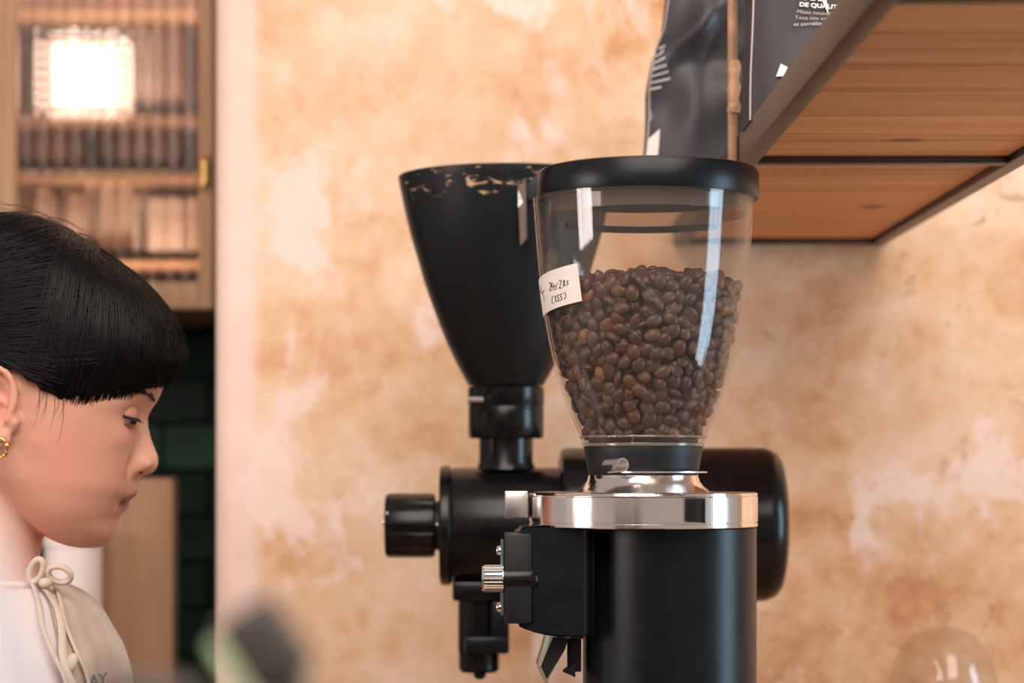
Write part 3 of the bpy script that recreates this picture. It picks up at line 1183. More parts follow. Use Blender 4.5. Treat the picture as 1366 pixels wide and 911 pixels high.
def shell_beans(inset, mind, tries, a0, a1, py0, py1, jit):
    out = []
    cell = {}
    for _ in range(tries):
        a = random.uniform(a0, a1)
        py = random.uniform(py0, py1)
        r = (hop_r(py) - tk) * S - inset - random.uniform(0, jit)
        if r < 0.004:
            continue
        p = Vector((hcx[0] + r * math.sin(a), DF - r * math.cos(a), fz(py)))
        if p.z > bean_top(p.x, p.y) or p.z < fz(583):
            continue
        key = tuple(int(math.floor(c / mind)) for c in p)
        ok = True
        for dx in (-1, 0, 1):
            for dy in (-1, 0, 1):
                for dz in (-1, 0, 1):
                    for o in cell.get((key[0] + dx, key[1] + dy, key[2] + dz), ()):
                        if (o - p).length < mind:
                            ok = False
                            break
        if ok:
            cell.setdefault(key, []).append(p)
            nrm = Vector((math.sin(a), -math.cos(a), -0.25)).normalized()
            out.append((p, nrm, a))
    return out


first = shell_beans(0.0056, 0.0081, 40000, math.radians(-88), math.radians(88), 360, 584, 0.0012)
back = shell_beans(0.0040, 0.0105, 8000, math.radians(88), math.radians(272), 360, 584, 0.001)
second = shell_beans(0.0092, 0.0088, 16000, math.radians(-95), math.radians(95), 360, 584, 0.002)
third = shell_beans(0.0165, 0.0095, 12000, math.radians(-110), math.radians(110), 362, 480, 0.004)
# heap top
top = []
for _ in range(5000):
    r = math.sqrt(random.random()) * 119 * S
    a = random.uniform(0, 2 * PI)
    x, y = hcx[0] + r * math.cos(a), DF + r * math.sin(a)
    p = Vector((x, y, bean_top(x, y) - random.uniform(-0.0028, 0.003)))
    if all((p - o[0]).length > 0.0088 for o in top):
        top.append((p, Vector((random.gauss(0, .7), random.gauss(-.4, .7), 0.8)).normalized(), None))
random.shuffle(first)
first.sort(key=lambda t: abs(t[2]))
singles = first[:300]
top.sort(key=lambda t: t[0].y)
singles_top = [t for t in top if t[0].y < DF + 0.02][:max(0, 300 - len(singles))]
rest = first[300:] + second + back + third + [t for t in top if t not in singles_top]
bv, bf = bean_geo()
bme = bpy.data.meshes.new('coffee_bean')
bme.from_pydata(bv, [], bf)
bme.shade_smooth()
bme.materials.append(MAT_BEAN)
for p, nrm, a in singles:
    o = bpy.data.objects.new('coffee_bean', bme)
    COL.objects.link(o)
    o.matrix_world = Matrix.Translation(p) @ bean_rot(nrm).to_4x4() @ Matrix.Scale(random.uniform(0.92, 1.1), 4)
    tag(o, 'roasted brown coffee bean pressed against the front of the clear hopper', 'coffee bean', 'coffee beans in the clear hopper')
for p, nrm, a in singles_top:
    o = bpy.data.objects.new('coffee_bean', bme)
    COL.objects.link(o)
    o.matrix_world = Matrix.Translation(p) @ bean_rot(nrm).to_4x4() @ Matrix.Scale(random.uniform(0.92, 1.1), 4)
    tag(o, 'roasted brown coffee bean lying on top of the heap in the clear hopper', 'coffee bean', 'coffee beans on top of the heap')
bv2, bf2 = bean_geo(10, 6)
VV, FF = [], []
bva = np.array(bv2)
for p, nrm, a in rest:
    Rm = np.array(bean_rot(nrm)) * random.uniform(0.92, 1.1)
    k = len(VV)
    VV.extend((bva @ Rm.T + np.array(p)).tolist())
    FF.extend([tuple(i + k for i in f) for f in bf2])
bme2 = bpy.data.meshes.new('bean_heap')
bme2.from_pydata(VV, [], FF)
bme2.shade_smooth()
bme2.materials.append(MAT_BEAN)
heap = bpy.data.objects.new('bean_heap', bme2)
COL.objects.link(heap)
tag(heap, 'mass of roasted coffee beans filling the inside of the clear hopper', 'coffee beans', kind='stuff')
# core so that no light leaks through the heap
g = G()
core = [(0, fz(595.4)), (70 * S, fz(595.4)), (73 * S, fz(590)), (74 * S, fz(583.5))]
for py in range(582, 400, -12):
    core.append((max(0.004, (hop_r(py) - tk) * S - 0.013), fz(py)))
core += [(0.03, fz(388)), (0, fz(384))]
g.lathe(core, hcx, seg=40)
MAT_CORE = mat('bean_core', srgb(44, 27, 20), rough=0.8)
k0 = g.build('bean_core', add_noise_variation(MAT_CORE, 300, 0.4), None, 180, loc=(hcx[0], DF, fz(583)))
k0.parent = heap
k0['kind'] = 'stuff'
heap.location = (0, 0, 0)
k0.location = (hcx[0], DF, fz(583))

# ------------------------------------------------------------------ rear grinder
DR = 2.1
T = DR / F
rx = lambda px: (px - CX) * T
rz = lambda py: CZ - (py - CY) * T
rg = thing('coffee_grinder', (rx(850), DR, COUNTER_Z), 'black shop grinder with scuffed opaque hopper and side dial, standing behind', 'coffee grinder')


def scuffed_black():
    m = mat('scuffed_black', (0.006, 0.0075, 0.0085, 1), rough=0.42, spec=0.3)
    N, L = NT(m)
    b = N['Principled BSDF']
    tc = N.new('ShaderNodeTexCoord')
    sep = N.new('ShaderNodeSeparateXYZ')
    L.new(tc.outputs['Object'], sep.inputs[0])
    mp = N.new('ShaderNodeMapping')
    mp.inputs['Scale'].default_value = (1, 1, 3.6)
    L.new(tc.outputs['Object'], mp.inputs[0])
    n = node(m, 'ShaderNodeTexNoise', Scale=58.0, Detail=7.0, Roughness=0.62, Distortion=0.8)
    L.new(mp.outputs[0], n.inputs['Vector'])
    zc = rz(256) - COUNTER_Z
    dz = mathn(m, 'ABSOLUTE', mathn(m, 'SUBTRACT', sep.outputs['Z'], zc))
    band = mathn(m, 'SUBTRACT', 1.0, mathn(m, 'DIVIDE', dz, 0.016), True)
    v = mathn(m, 'ADD', n.outputs['Fac'], mathn(m, 'MULTIPLY', band, 0.10))
    v = mathn(m, 'SUBTRACT', v, mathn(m, 'MULTIPLY', mathn(m, 'LESS_THAN', band, 0.02), 1.0))
    r = ramp(m, [(0.655, (0, 0, 0, 1)), (0.69, (1, 1, 1, 1))])
    L.new(v, r.inputs[0])
    col = mixc(m, r.outputs[0], (0.006, 0.0075, 0.0085, 1), srgb(196, 158, 128))
    L.new(col, b.inputs['Base Color'])
    return m


MAT_SCUFF = scuffed_black()
rc_ = (rx(675), DR, 0)
HP = [(514, 50), (500, 58), (485, 66), (460, 78), (430, 90), (400, 101), (375, 109.5), (345, 118), (320, 125.5), (295, 132), (270, 137.5), (250, 141.5), (240, 143.5), (237, 143.5)]
prof = [(0, rz(514))] + [(r * T, rz(p)) for p, r in HP] + [((r - 4) * T, rz(p)) for p, r in reversed(HP[1:])] + [(0, rz(498))]
G().lathe(prof, rc_, seg=96).build('hopper', MAT_SCUFF, rg, 40)
G().lathe([(0, rz(240)), (139 * T, rz(240)), (139 * T, rz(237.5)), (0, rz(235))], rc_, seg=64).build('hopper_lid', MAT_BLACK_MATTE, rg, 40)
# hanging tag clip on the rim
cl_d = DR - 0.098
Pc = lambda px, py, dd=0.0: P(px, py, cl_d + dd)
MAT_CLIP = add_noise_variation(mat('grey_brown_clip', srgb(96, 80, 68), rough=0.4, spec=0.4), 40, 0.1)
V = [Pc(690, 232), Pc(701, 226), Pc(702, 318), Pc(694, 328), Pc(690, 232, .012), Pc(703, 226, .012), Pc(704, 318, .012), Pc(694, 328, .012)]
clip = mk('rim_clip', V, [(0, 1, 2, 3), (7, 6, 5, 4), (0, 4, 5, 1), (1, 5, 6, 2), (2, 6, 7, 3), (3, 7, 4, 0)], MAT_CLIP, rg, 0)
a = Pc(701, 226)
b_ = Pc(722, 268)
G().box(a.x, b_.x, cl_d + 0.001, cl_d + 0.03, b_.z, a.z, 0.001).build('clip_body', MAT_BLACK_MATTE, clip)
V = [Pc(691.4, 253, -.0006), Pc(697.5, 270, -.0006), Pc(691.2, 277, -.0006)]
V += [v + Vector((0, 0.0004, 0)) for v in V]
mk('white_mark', V, [(0, 1, 2), (5, 4, 3), (0, 3, 4, 1), (1, 4, 5, 2), (2, 5, 3, 0)], MAT_PRINT_W, clip, 0)
V = [Pc(692.3, 264, -.0009), Pc(694.2, 263, -.0009), Pc(694, 266.5, -.0009)]
V += [v + Vector((0, 0.0004, 0)) for v in V]
mk('dark_mark', V, [(0, 1, 2), (5, 4, 3), (0, 3, 4, 1), (1, 4, 5, 2), (2, 5, 3, 0)], MAT_INK, clip, 0)
# neck collars
G().lathe([(0, rz(516)), (48 * T, rz(516)), (51 * T, rz(518)), (51 * T, rz(540)), (50 * T, rz(541.5)), (50 * T, rz(543)), (50.5 * T, rz(544)), (50.5 * T, rz(582)), (48 * T, rz(585)), (0, rz(585))], rc_, seg=64).build('neck_collar', MAT_BLACK_GLOSS, rg, 40)
G().lathe([(0, rz(584)), (36 * T, rz(584)), (36 * T, rz(616)), (40 * T, rz(626)), (0, rz(626))], rc_, seg=64).build('neck_tube', MAT_BLACK_GLOSS, rg, 40)
pin = [P(624, 533, DR - 0.034), P(646, 533, DR - 0.038)]
G().tube([pin[0], pin[0].lerp(pin[1], .05), pin[0].lerp(pin[1], .95), pin[1]], [0.0022, 0.0038, 0.0038, 0.0025], 14).build('shutter_pin', MAT_CHROME, rg, 50)
# burr housing (axis along x)
hx = (0, DR, rz(701))
G().lathe([(0, rx(587)), (77 * T, rx(587)), (80 * T, rx(590)), (80 * T, rx(599)), (78 * T, rx(601)), (76 * T, rx(603)), (77.5 * T, rx(606)), (77.5 * T, rx(752)), (0, rx(752))], hx, 'X', 80).build('burr_housing', MAT_BLACK_GLOSS, rg, 30)
# dial
g = G()
rings = []
for (xp, rr, amp) in ((514, 38, 0), (515, 41, .5), (519, 43, 1), (572, 43, 1), (579, 42, 1), (580.5, 39, 0)):
    ring = []
    for i in range(96):
        a = 2 * PI * i / 96
        r = rr * T * (1 - 0.035 * amp * (1 if (i % 12) < 4 else 0))
        ring.append((rx(xp), DR + r * math.cos(a), hx[2] + r * math.sin(a)))
    rings.append(ring)
g.loft(rings)
dial = g.build('dial', MAT_BLACK_GLOSS, rg, 30)
G().lathe([(0, rx(580)), (33 * T, rx(580)), (33 * T, rx(588)), (0, rx(588))], hx, 'X', 40).build('dial_shaft', MAT_BLACK_MATTE, rg)
G().ellipsoid((rx(513), DR - 0.008, rz(697)), 0.0028, 0.0026, 0.0026, 14, 8).build('dial_stud', MAT_CHROME, dial)
G().ellipsoid((rx(518), DR - 0.028, rz(684)), 0.0016, 0.0016, 0.0016, 10, 6).build('dial_stud', MAT_CHROME, dial)
G().ellipsoid((rx(584), DR - 0.024, rz(699)), 0.0022, 0.0022, 0.0022, 10, 6).build('stop_pin', MAT_CHROME, rg)
# motor
mx = (0, DR + 0.01, rz(700))
G().lathe([(0, rx(746)), (90 * T, rx(746)), (100 * T, rx(749)), (103 * T, rx(755)), (103 * T, rx(1018)), (101 * T, rx(1026)), (96 * T, rx(1036)), (88 * T, rx(1042)), (70 * T, rx(1046)), (0, rx(1047))], mx, 'X', 96).build('motor', MAT_BLACK_GLOSS, rg, 35)
# pedestal
G().box(rx(800), rx(985), DR - 0.06, DR + 0.08, COUNTER_Z + 0.02, rz(760), 0.01).build('pedestal', MAT_BLACK, rg)
G().box(rx(640), rx(1000), DR - 0.1, DR + 0.12, COUNTER_Z, COUNTER_Z + 0.024, 0.008).build('foot', MAT_BLACK, rg)
# spout assembly under the housing
g = G()
g.box(rx(604), rx(676), DR - 0.026, DR + 0.026, rz(800), rz(774), 0.003)
sp = g.build('spout_bracket', MAT_BLACK_GLOSS, rg)
sc_ = (rx(639), DR, 0)
G().lathe([(0, rz(790)), (28 * T, rz(790)), (28 * T, rz(868)), (27 * T, rz(872)), (27 * T, rz(892)), (24 * T, rz(896)), (0, rz(896))], sc_, seg=40).build('spout', MAT_BLACK_GLOSS, rg, 35)
g = G().box(rx(620), rx(679), DR - 0.03, DR + 0.02, rz(869), rz(846), 0.003)
g.box(rx(655), rx(679), DR - 0.028, DR + 0.018, rz(868), rz(800), 0.003)
g.build('bag_clamp', MAT_BLACK, rg)
G().lathe([(0, rz(895)), (9 * T, rz(895)), (8 * T, rz(903)), (4 * T, rz(906)), (0, rz(906))], (rx(640), DR, 0), seg=20).build('clamp_screw', MAT_BLACK_MATTE, rg)

# ------------------------------------------------------------------ glass cloche at lower right
DC = 2.25
U = DC / F
czz = lambda py: CZ - (py - CY) * U
ccen = (PX(1258, DC), DC, 0)
clo = thing('glass_cloche', (ccen[0], DC, COUNTER_Z), 'clear glass dome cloche with a round knob at lower right', 'cloche')
pr = [(76, 1010), (76, 960), (75, 930), (72, 905), (66, 882), (56, 862), (42, 847), (26, 839), (8, 835), (0, 834.5)]
outer_ = [(r * U, czz(p)) for p, r in [(p, r) for r, p in pr]]
outer_[0] = (76 * U, COUNTER_Z + 0.022)
inner_ = [(max(0, r - 0.0025), h - (0.0025 if r < 30 * U else 0)) for r, h in reversed(outer_)]
G().lathe(outer_ + inner_ + [outer_[0]], ccen, seg=72).build('dome', MAT_CLOCHE, clo, 60)
G().lathe([(5 * U, czz(836)), (5 * U, czz(830)), (10 * U, czz(824)), (14 * U, czz(816)), (11 * U, czz(808)), (5 * U, czz(804)), (0, czz(803.5))], ccen, seg=40).build('knob', MAT_CLOCHE, clo, 60)
G().lathe([(0, COUNTER_Z), (0.075, COUNTER_Z), (0.08, COUNTER_Z + 0.02), (0, COUNTER_Z + 0.02)], ccen, seg=48).build('plate', MAT_COUNTER, clo, 40)

# ------------------------------------------------------------------ kitchen cabinet with ribbed glass
DK = 3.25
K = DK / F
kx = lambda px: (px - CX) * K
kz = lambda py: CZ - (py - CY) * K
MAT_CABWOOD = wood_material('cabinet_wood', srgb(166, 128, 98), srgb(190, 150, 116), srgb(208, 170, 136), 'Z')
MAT_CABIN = add_noise_variation(mat('cabinet_lining', srgb(206, 172, 146), rough=0.7), 8, 0.08)
MAT_RIB = bpy.data.materials.new('ribbed_glass')
MAT_RIB.use_nodes = True
N, L = NT(MAT_RIB)
N.clear()
out = N.new('ShaderNodeOutputMaterial')
tr = node(MAT_RIB, 'ShaderNodeBsdfTransparent', Color=(0.93, 0.88, 0.84, 1))
rf = node(MAT_RIB, 'ShaderNodeBsdfRefraction', Color=(0.95, 0.9, 0.86, 1), Roughness=0.02, IOR=1.4)
gl = node(MAT_RIB, 'ShaderNodeBsdfGlossy', Roughness=0.12)
nz = node(MAT_RIB, 'ShaderNodeTexNoise', Scale=60.0)
m1 = N.new('ShaderNodeMixShader')
L.new(mathn(MAT_RIB, 'ADD', mathn(MAT_RIB, 'MULTIPLY', nz.outputs['Fac'], 0.2), 0.42), m1.inputs[0])
L.new(tr.outputs[0], m1.inputs[1])
L.new(rf.outputs[0], m1.inputs[2])
m2 = N.new('ShaderNodeMixShader')
m2.inputs[0].default_value = 0.03
L.new(m1.outputs[0], m2.inputs[1])
L.new(gl.outputs[0], m2.inputs[2])
L.new(m2.outputs[0], out.inputs[0])

cab = thing('wall_cabinet', (kx(130), KIT_D, kz(412)), 'wooden wall cabinet with ribbed glass door at upper left', 'cabinet')
x0, x1 = kx(-150), kx(296)
zb, zt = kz(412), kz(-160)
yb = KIT_D - 0.012
G().box(x0, x1, yb - 0.012, yb, zb, zt).build('back_panel', MAT_CABIN, cab, 0)
G().box(x0, x0 + 0.02, DK + 0.022, yb - 0.012, zb, zt).build('side_panel', MAT_CABWOOD, cab, 0)
G().box(x1 - 0.02, x1, DK + 0.022, yb - 0.012, zb, zt).build('side_panel', MAT_CABWOOD, cab, 0)
G().box(x0 + 0.02, x1 - 0.02, DK + 0.022, yb - 0.012, zb, zb + 0.02).build('bottom_panel', MAT_CABWOOD, cab, 0)
for py in (345, 226, 148, 5):
    G().box(x0 + 0.02, x1 - 0.02, DK + 0.13, yb - 0.013, kz(py) - 0.007, kz(py) + 0.007, 0.002, 1).build('shelf_board', MAT_CABWOOD, cab)
door = G().box(kx(264), kx(284), DK - 0.001, DK + 0.02, zb, zt, 0.003).build('door_frame', MAT_CABWOOD, cab)
G().box(kx(-10), kx(22), DK - 0.001, DK + 0.02, zb, zt, 0.003).build('door_stile', MAT_CABWOOD, door)
G().box(kx(22), kx(264), DK, DK + 0.019, zb, kz(376), 0.003).build('door_rail', MAT_CABWOOD, door)
G().box(kx(22), kx(264), DK + 0.004, DK + 0.016, kz(234), kz(226), 0.001, 1).build('glazing_bar', MAT_CABWOOD, door)
# ribbed pane: corrugated sheet
V, Fc = [], []
nr = 11
xa, xb = kx(22), kx(264)
steps = nr * 16
for i in range(steps + 1):
    t = i / steps
    ph = (t * nr) % 1.0
    y = DK + 0.009 - 0.006 * math.sqrt(max(0, 1 - (2 * ph - 1) ** 2))
    x = lerp(xa, xb, t)
    V += [(x, y, kz(376)), (x, y, zt), (x, DK + 0.0125, kz(376)), (x, DK + 0.0125, zt)]
for i in range(steps):
    a = 4 * i
    Fc += [(a, a + 4, a + 5, a + 1), (a + 2, a + 3, a + 7, a + 6)]
mk('ribbed_pane', V, Fc, MAT_RIB, door, 50)
# left-hand second pane (mostly outside the frame)
G().box(kx(-130), kx(-10), DK + 0.008, DK + 0.012, zb + 0.02, zt).build('ribbed_pane', MAT_RIB, cab, 0)
MAT_BRASS = add_noise_variation(mat('brass', srgb(222, 176, 112), rough=0.25, metal=1.0), 40, 0.1)
G().lathe([(0, kz(252)), (0.007, kz(250)), (0.009, kz(240)), (0.006, kz(232)), (0.009, kz(222)), (0.005, kz(208)), (0, kz(206))], (kx(274), DK - 0.012, 0), seg=20).build('brass_handle', MAT_BRASS, door, 60)

# lit square lamp with a grid of glowing cells, inside the cabinet behind the ribbed pane
DL = 3.40
Lk = DL / F
lx = lambda px: (px - CX) * Lk
lz = lambda py: CZ - (py - CY) * Lk
MAT_GLOW = mat('lamp_glow', (1, 0.9, 0.84, 1), rough=0.5, emit=(1.0, 0.88, 0.80, 1), emit_s=7.0)
MAT_GLOW2 = mat('lamp_panel_glow', (1, 0.9, 0.84, 1), rough=0.5, emit=(1.0, 0.86, 0.78, 1), emit_s=0.9)
lamp = thing('square_lamp', (lx(118), DL, lz(165)), 'square lamp of small glowing cells behind the ribbed cabinet glass', 'lamp')
G().box(lx(78), lx(158), DL + 0.004, DL + 0.012, lz(146), lz(68), 0.002, 1).build('lamp_panel', MAT_GLOW2, lamp)
G().box(lx(62), lx(178), DL + 0.012, DL + 0.02, lz(160), lz(55), 0.002, 1).build('lamp_back', MAT_CABIN, lamp)
for nm, zz_, rot, en in (('cabinet_fill_light', kz(388), PI, 0.7), ('cabinet_fill_light', zt - 0.02, 0, 2.0)):  # unseen fill lights added to brighten the cabinet interior
    ll = bpy.data.lights.new(nm, 'AREA')
    ll.shape = 'RECTANGLE'
    ll.size, ll.size_y = 0.26, 0.05
    ll.energy = en
    ll.color = (1.0, 0.82, 0.68)
    lo = bpy.data.objects.new(nm, ll)
    COL.objects.link(lo)
    lo.parent = cab
    lo.location = Vector((kx(140), DK + 0.06, zz_)) - cab.location
    lo.rotation_euler = (rot + (0.25 if rot else -0.25), 0, 0)
cell_me = None
for j in range(9):
    for i in range(10):
        px, py = 60 + i * 12.9, 52 + j * 13.4
        if (i in (0, 9) and j in (0, 8)):
            continue
        if cell_me is None:
            gcell = G().ellipsoid((0, 0, 0), 0.0027, 0.0027, 0.0027, 10, 6)
            cell_me = bpy.data.meshes.new('lamp_cell')
            cell_me.from_pydata([tuple(v) for v in gcell.v], [], gcell.f)
            cell_me.shade_smooth()
            cell_me.materials.append(MAT_GLOW)
        o = bpy.data.objects.new('lamp_cell', cell_me)
        COL.objects.link(o)
        o.parent = lamp
        o.location = Vector((lx(px), DL, lz(py))) - lamp.location

# things standing in the cabinet
MAT_WHITEBOX = add_noise_variation(mat('white_carton', srgb(216, 196, 182), rough=0.6), 10, 0.06)
MAT_BEIGEBOX = add_noise_variation(mat('beige_carton', srgb(204, 172, 146), rough=0.7), 10, 0.1)
MAT_JAR = add_noise_variation(mat('pale_ceramic', srgb(206, 184, 168), rough=0.4), 10, 0.06)


def carton(name, px0, px1, py0, py1, d, m, label, cat='box'):
    t = thing(name, ((PX(px0, d) + PX(px1, d)) / 2, d + .05, PZ(py1, d)), label, cat, 'things behind the ribbed glass')
    G().box(PX(px0, d), PX(px1, d), d, d + 0.09, PZ(py1, d), PZ(py0, d), 0.003).build('body', m, t)
    G().box(PX(px0, d) - 0.001, PX(px1, d) + 0.001, d - 0.001, d + 0.091, PZ(py0 + (py1 - py0) * .22, d), PZ(py0, d) + 0.001, 0.002).build('lid', m, t)
    return t


carton('storage_box', 196, 262, 268, 338, 3.40, MAT_WHITEBOX, 'white lidded box behind ribbed glass near the brass handle')
carton('storage_box', 128, 190, 240, 338, 3.44, MAT_JAR, 'pale grey tall box behind ribbed glass beside the white lidded box')
carton('storage_box', 176, 250, 40, 140, 3.42, MAT_JAR, 'tall pale box behind ribbed glass right of the glowing lamp')
carton('storage_box', 40, 110, 172, 219, 3.44, MAT_BEIGEBOX, 'low beige box behind ribbed glass under the glowing lamp')
carton('storage_box', 150, 240, 168, 219, 3.46, MAT_WHITEBOX, 'wide white box behind ribbed glass on the middle shelf')


def jar(px, py0, py1, rpx, d, label):
    c = (PX(px, d), d, 0)
    u = d / F
    t = thing('ceramic_jar', (c[0], d, PZ(py1, d)), label, 'jar', 'things behind the ribbed glass')
    h0, h1 = PZ(py1, d), PZ(py0, d)
    G().lathe([(0, h0), (rpx * u * .8, h0), (rpx * u, lerp(h0, h1, .2)), (rpx * u, lerp(h0, h1, .75)), (rpx * u * .7, lerp(h0, h1, .88)), (0, lerp(h0, h1, .88))], c, seg=32).build('body', MAT_JAR, t)
    G().lathe([(0, lerp(h0, h1, .88)), (rpx * u * .78, lerp(h0, h1, .88)), (rpx * u * .78, lerp(h0, h1, .95)), (0, h1)], c, seg=32).build('lid', MAT_BEIGEBOX, t)


jar(60, 255, 338, 22, 3.42, 'ceramic jar behind ribbed glass at the left end of the low shelf')
jar(105, 262, 338, 18, 3.42, 'ceramic jar behind ribbed glass between grey box and leftmost jar')

# cardboard box and white canister on the kitchen worktop
MAT_CARD = add_noise_variation(mat('cardboard', srgb(160, 124, 92), rough=0.8), 5, 0.12, stretch=(8, 8, 1))
db = 2.80
cb = thing('cardboard_box', (PX(180, db), db + 0.06, 0.90), 'tall tan cardboard box behind the worker, in front of green tiles', 'box')
G().box(PX(118, db), PX(231, db), db, db + 0.05, 0.90, PZ(637, db) - 0.002, 0.003).build('body', MAT_CARD, cb)
for k in (0, 1):
    G().box(PX(118, db), PX(231, db), db + 0.0005 + k * 0.025, db + 0.0245 + k * 0.025, PZ(637, db) - 0.0018, PZ(637, db), 0.0006, 1).build('flap', MAT_CARD, cb)
MAT_CAN = add_noise_variation(mat('white_enamel', srgb(240, 226, 220), rough=0.4), 10, 0.03)
dc_ = 2.72
can = thing('white_canister', (PX(92, dc_), dc_, 0.90), 'white canister behind the neck of the worker, left of cardboard box', 'canister')
c = (PX(90, dc_), dc_ + 0.04, 0)
G().lathe([(0, 0.90), (0.033, 0.90), (0.036, 0.91), (0.036, PZ(730, dc_)), (0, PZ(730, dc_))], c, seg=40).build('body', MAT_CAN, can)
G().lathe([(0, PZ(730, dc_)), (0.038, PZ(730, dc_)), (0.038, PZ(715, dc_)), (0.034, PZ(710, dc_)), (0, PZ(708, dc_))], c, seg=40).build('lid', MAT_CAN, can)

# ------------------------------------------------------------------ the worker
DP = 1.80
Q = DP / F
wx = lambda px: (px - CX) * Q
wz = lambda py: CZ - (py - CY) * Q


def W3(px, py, lat=0.0):
    return Vector((wx(px), DP + lat * Q, wz(py)))


def remesh(g, voxel, smooth_it=2, factor=0.5):
    me = bpy.data.meshes.new('tmp')
    me.from_pydata([tuple(v) for v in g.v], [], g.f)
    bm = bmesh.new()
    bm.from_mesh(me)
    bmesh.ops.remove_doubles(bm, verts=bm.verts, dist=1e-5)
    bmesh.ops.recalc_face_normals(bm, faces=bm.faces)
    bm.to_mesh(me)
    bm.free()
    o = bpy.data.objects.new('tmp', me)
    COL.objects.link(o)
    r = o.modifiers.new('r', 'REMESH')
    r.mode = 'VOXEL'
    r.voxel_size = voxel
    if smooth_it:
        s_ = o.modifiers.new('s', 'SMOOTH')
        s_.iterations = smooth_it
        s_.factor = factor
    dg = bpy.context.evaluated_depsgraph_get()
    res = bpy.data.meshes.new_from_object(o.evaluated_get(dg))
    bpy.data.objects.remove(o)
    bpy.data.meshes.remove(me)
    return res


PROF = [(318, 45), (322, 62), (335, 110), (360, 152), (390, 184), (430, 208), (470, 218), (500, 218.5), (521, 215.6), (530, 212), (538, 207.7), (548, 201.5), (558, 197.5), (566, 198), (584, 201.8), (600, 207.7), (609, 211),
        (616, 211.6), (623, 209.8), (630, 204.5), (633.5, 196), (635.5, 186), (640, 183.5), (646, 183), (653, 183.6), (658, 183), (663, 179.5), (665.5, 173), (667, 170.5), (671, 171.6), (677, 170.5), (683.7, 164.5), (688, 159), (695, 157),
        (707, 155), (714, 153), (720, 149.5), (726, 144), (729.5, 135), (731, 122)]
SMOOTHP = [(318, 45), (322, 62), (335, 110), (360, 152), (390, 184), (430, 208), (470, 216), (500, 215), (521, 210), (540, 201), (558, 192), (590, 189), (615, 186), (635, 182), (650, 178), (665, 170), (680, 163), (695, 157), (707, 155), (714, 153), (720, 149.5), (726, 144), (729.5, 135), (731, 122)]
BACK = [(318, 15), (322, 0), (340, -50), (380, -88), (430, -105), (480, -108), (530, -100), (570, -80), (600, -60), (630, -35), (650, -8), (680, 22), (700, 42), (715, 62), (725, 82), (729.5, 98), (731, 110)]
HALFW = [(318, 8), (322, 26), (335, 62), (360, 94), (400, 116), (450, 124), (500, 124), (540, 121), (580, 117), (610, 112), (640, 105), (660, 97), (680, 86), (700, 68), (715, 50), (725, 33), (729.5, 17), (731, 6)]
NOSEW = [(520, 30), (545, 14), (560, 12), (585, 14), (600, 18), (612, 22), (625, 22), (633, 20), (640, 26), (655, 34), (668, 34), (680, 30), (695, 24)]


def face_exp(y):
    return 2.25 + 0.40 * math.exp(-((y - 552) / 36) ** 2)


def face_x(y, lat, feat=True):
    xs_, xb_, hw_ = smooth_interp(y, SMOOTHP), smooth_interp(y, BACK), smooth_interp(y, HALFW)
    c, a = (xs_ + xb_) / 2, (xs_ - xb_) / 2
    q = min(1, abs(lat) / hw_)
    ex = face_exp(y)
    x = c + a * (1 - q ** ex) ** (1 / ex)
    return x + (face_feat(y, lat, xs_) if feat else 0)


def face_feat(y, lat, xs_):
    w = smooth_interp(y, NOSEW)
    d = (smooth_interp(y, PROF) - xs_) * math.exp(-(lat / w) ** 2)
    al = abs(lat)
    d -= 6.5 * math.exp(-((y - 553) / 15) ** 2 - ((al - 48) / 24) ** 2)      # eye sockets
    d += 12.0 * math.exp(-((y - 619) / 9) ** 2 - ((al - 22) / 7.5) ** 2)         # nostril wings
    d -= 10.0 * math.exp(-((y - 620) / 12) ** 2 - ((al - 37) / 5.5) ** 2)       # crease beside the wing
    d += 3.0 * math.exp(-((y - 588) / 16) ** 2 - ((al - 72) / 22) ** 2)       # cheekbone
    d -= 3.0 * math.exp(-((y - 671) / 7) ** 2 - ((al - 32) / 8) ** 2)        # mouth corners
    return d


bg_ = G()
rows = list(np.concatenate([np.linspace(318, 324, 5), np.arange(327, 500, 4), np.arange(500, 700, 1.6), np.linspace(700.5, 731, 24)]))
NR = 144
rings = []
for y in rows:
    xs_, xb_, hw_ = smooth_interp(y, SMOOTHP), smooth_interp(y, BACK), smooth_interp(y, HALFW)
    c, a = (xs_ + xb_) / 2, (xs_ - xb_) / 2
    ring = []
    for i in range(NR):
        t = 2 * PI * i / NR
        # denser sampling around the front of the face
        t = t - 0.35 * math.sin(t) if True else t
        ct, st_ = math.cos(t), math.sin(t)
        e = 2 / face_exp(y)
        x = c + a * math.copysign(abs(ct) ** e, ct)
        lat = hw_ * math.copysign(abs(st_) ** e, st_)
        if ct > 0:
            x += face_feat(y, lat, xs_) * min(1, ct * 2.5)
        ring.append(W3(x, y, lat))
    rings.append(ring)
bg_.loft(rings)


def etube(g, pts, seg=28):
    """pts: (x, y, lat, r_x, r_lat) horizontal ellipses in pixel units"""
    g.loft([[W3(x + a * math.cos(2 * PI * i / seg), y, l + b * math.sin(2 * PI * i / seg)) for i in range(seg)] for x, y, l, a, b in pts])


etube(bg_, [(14, 600, 0, 48, 60), (10, 640, 0, 54, 62), (4, 690, 0, 56, 62), (-5, 740, 0, 58, 64), (-16, 775, 0, 66, 76), (-25, 810, 0, 80, 110)])
TORSO = [(770, -14, 62, 82), (785, -6, 84, 150), (800, 0, 100, 205), (830, 4, 116, 262), (870, 4, 138, 288), (911, 7, 147, 286), (960, 8, 150, 266), (1040, 0, 135, 236), (1120, -6, 124, 220), (1230, -10, 140, 258), (1330, -14, 146, 272), (1400, -14, 140, 262)]


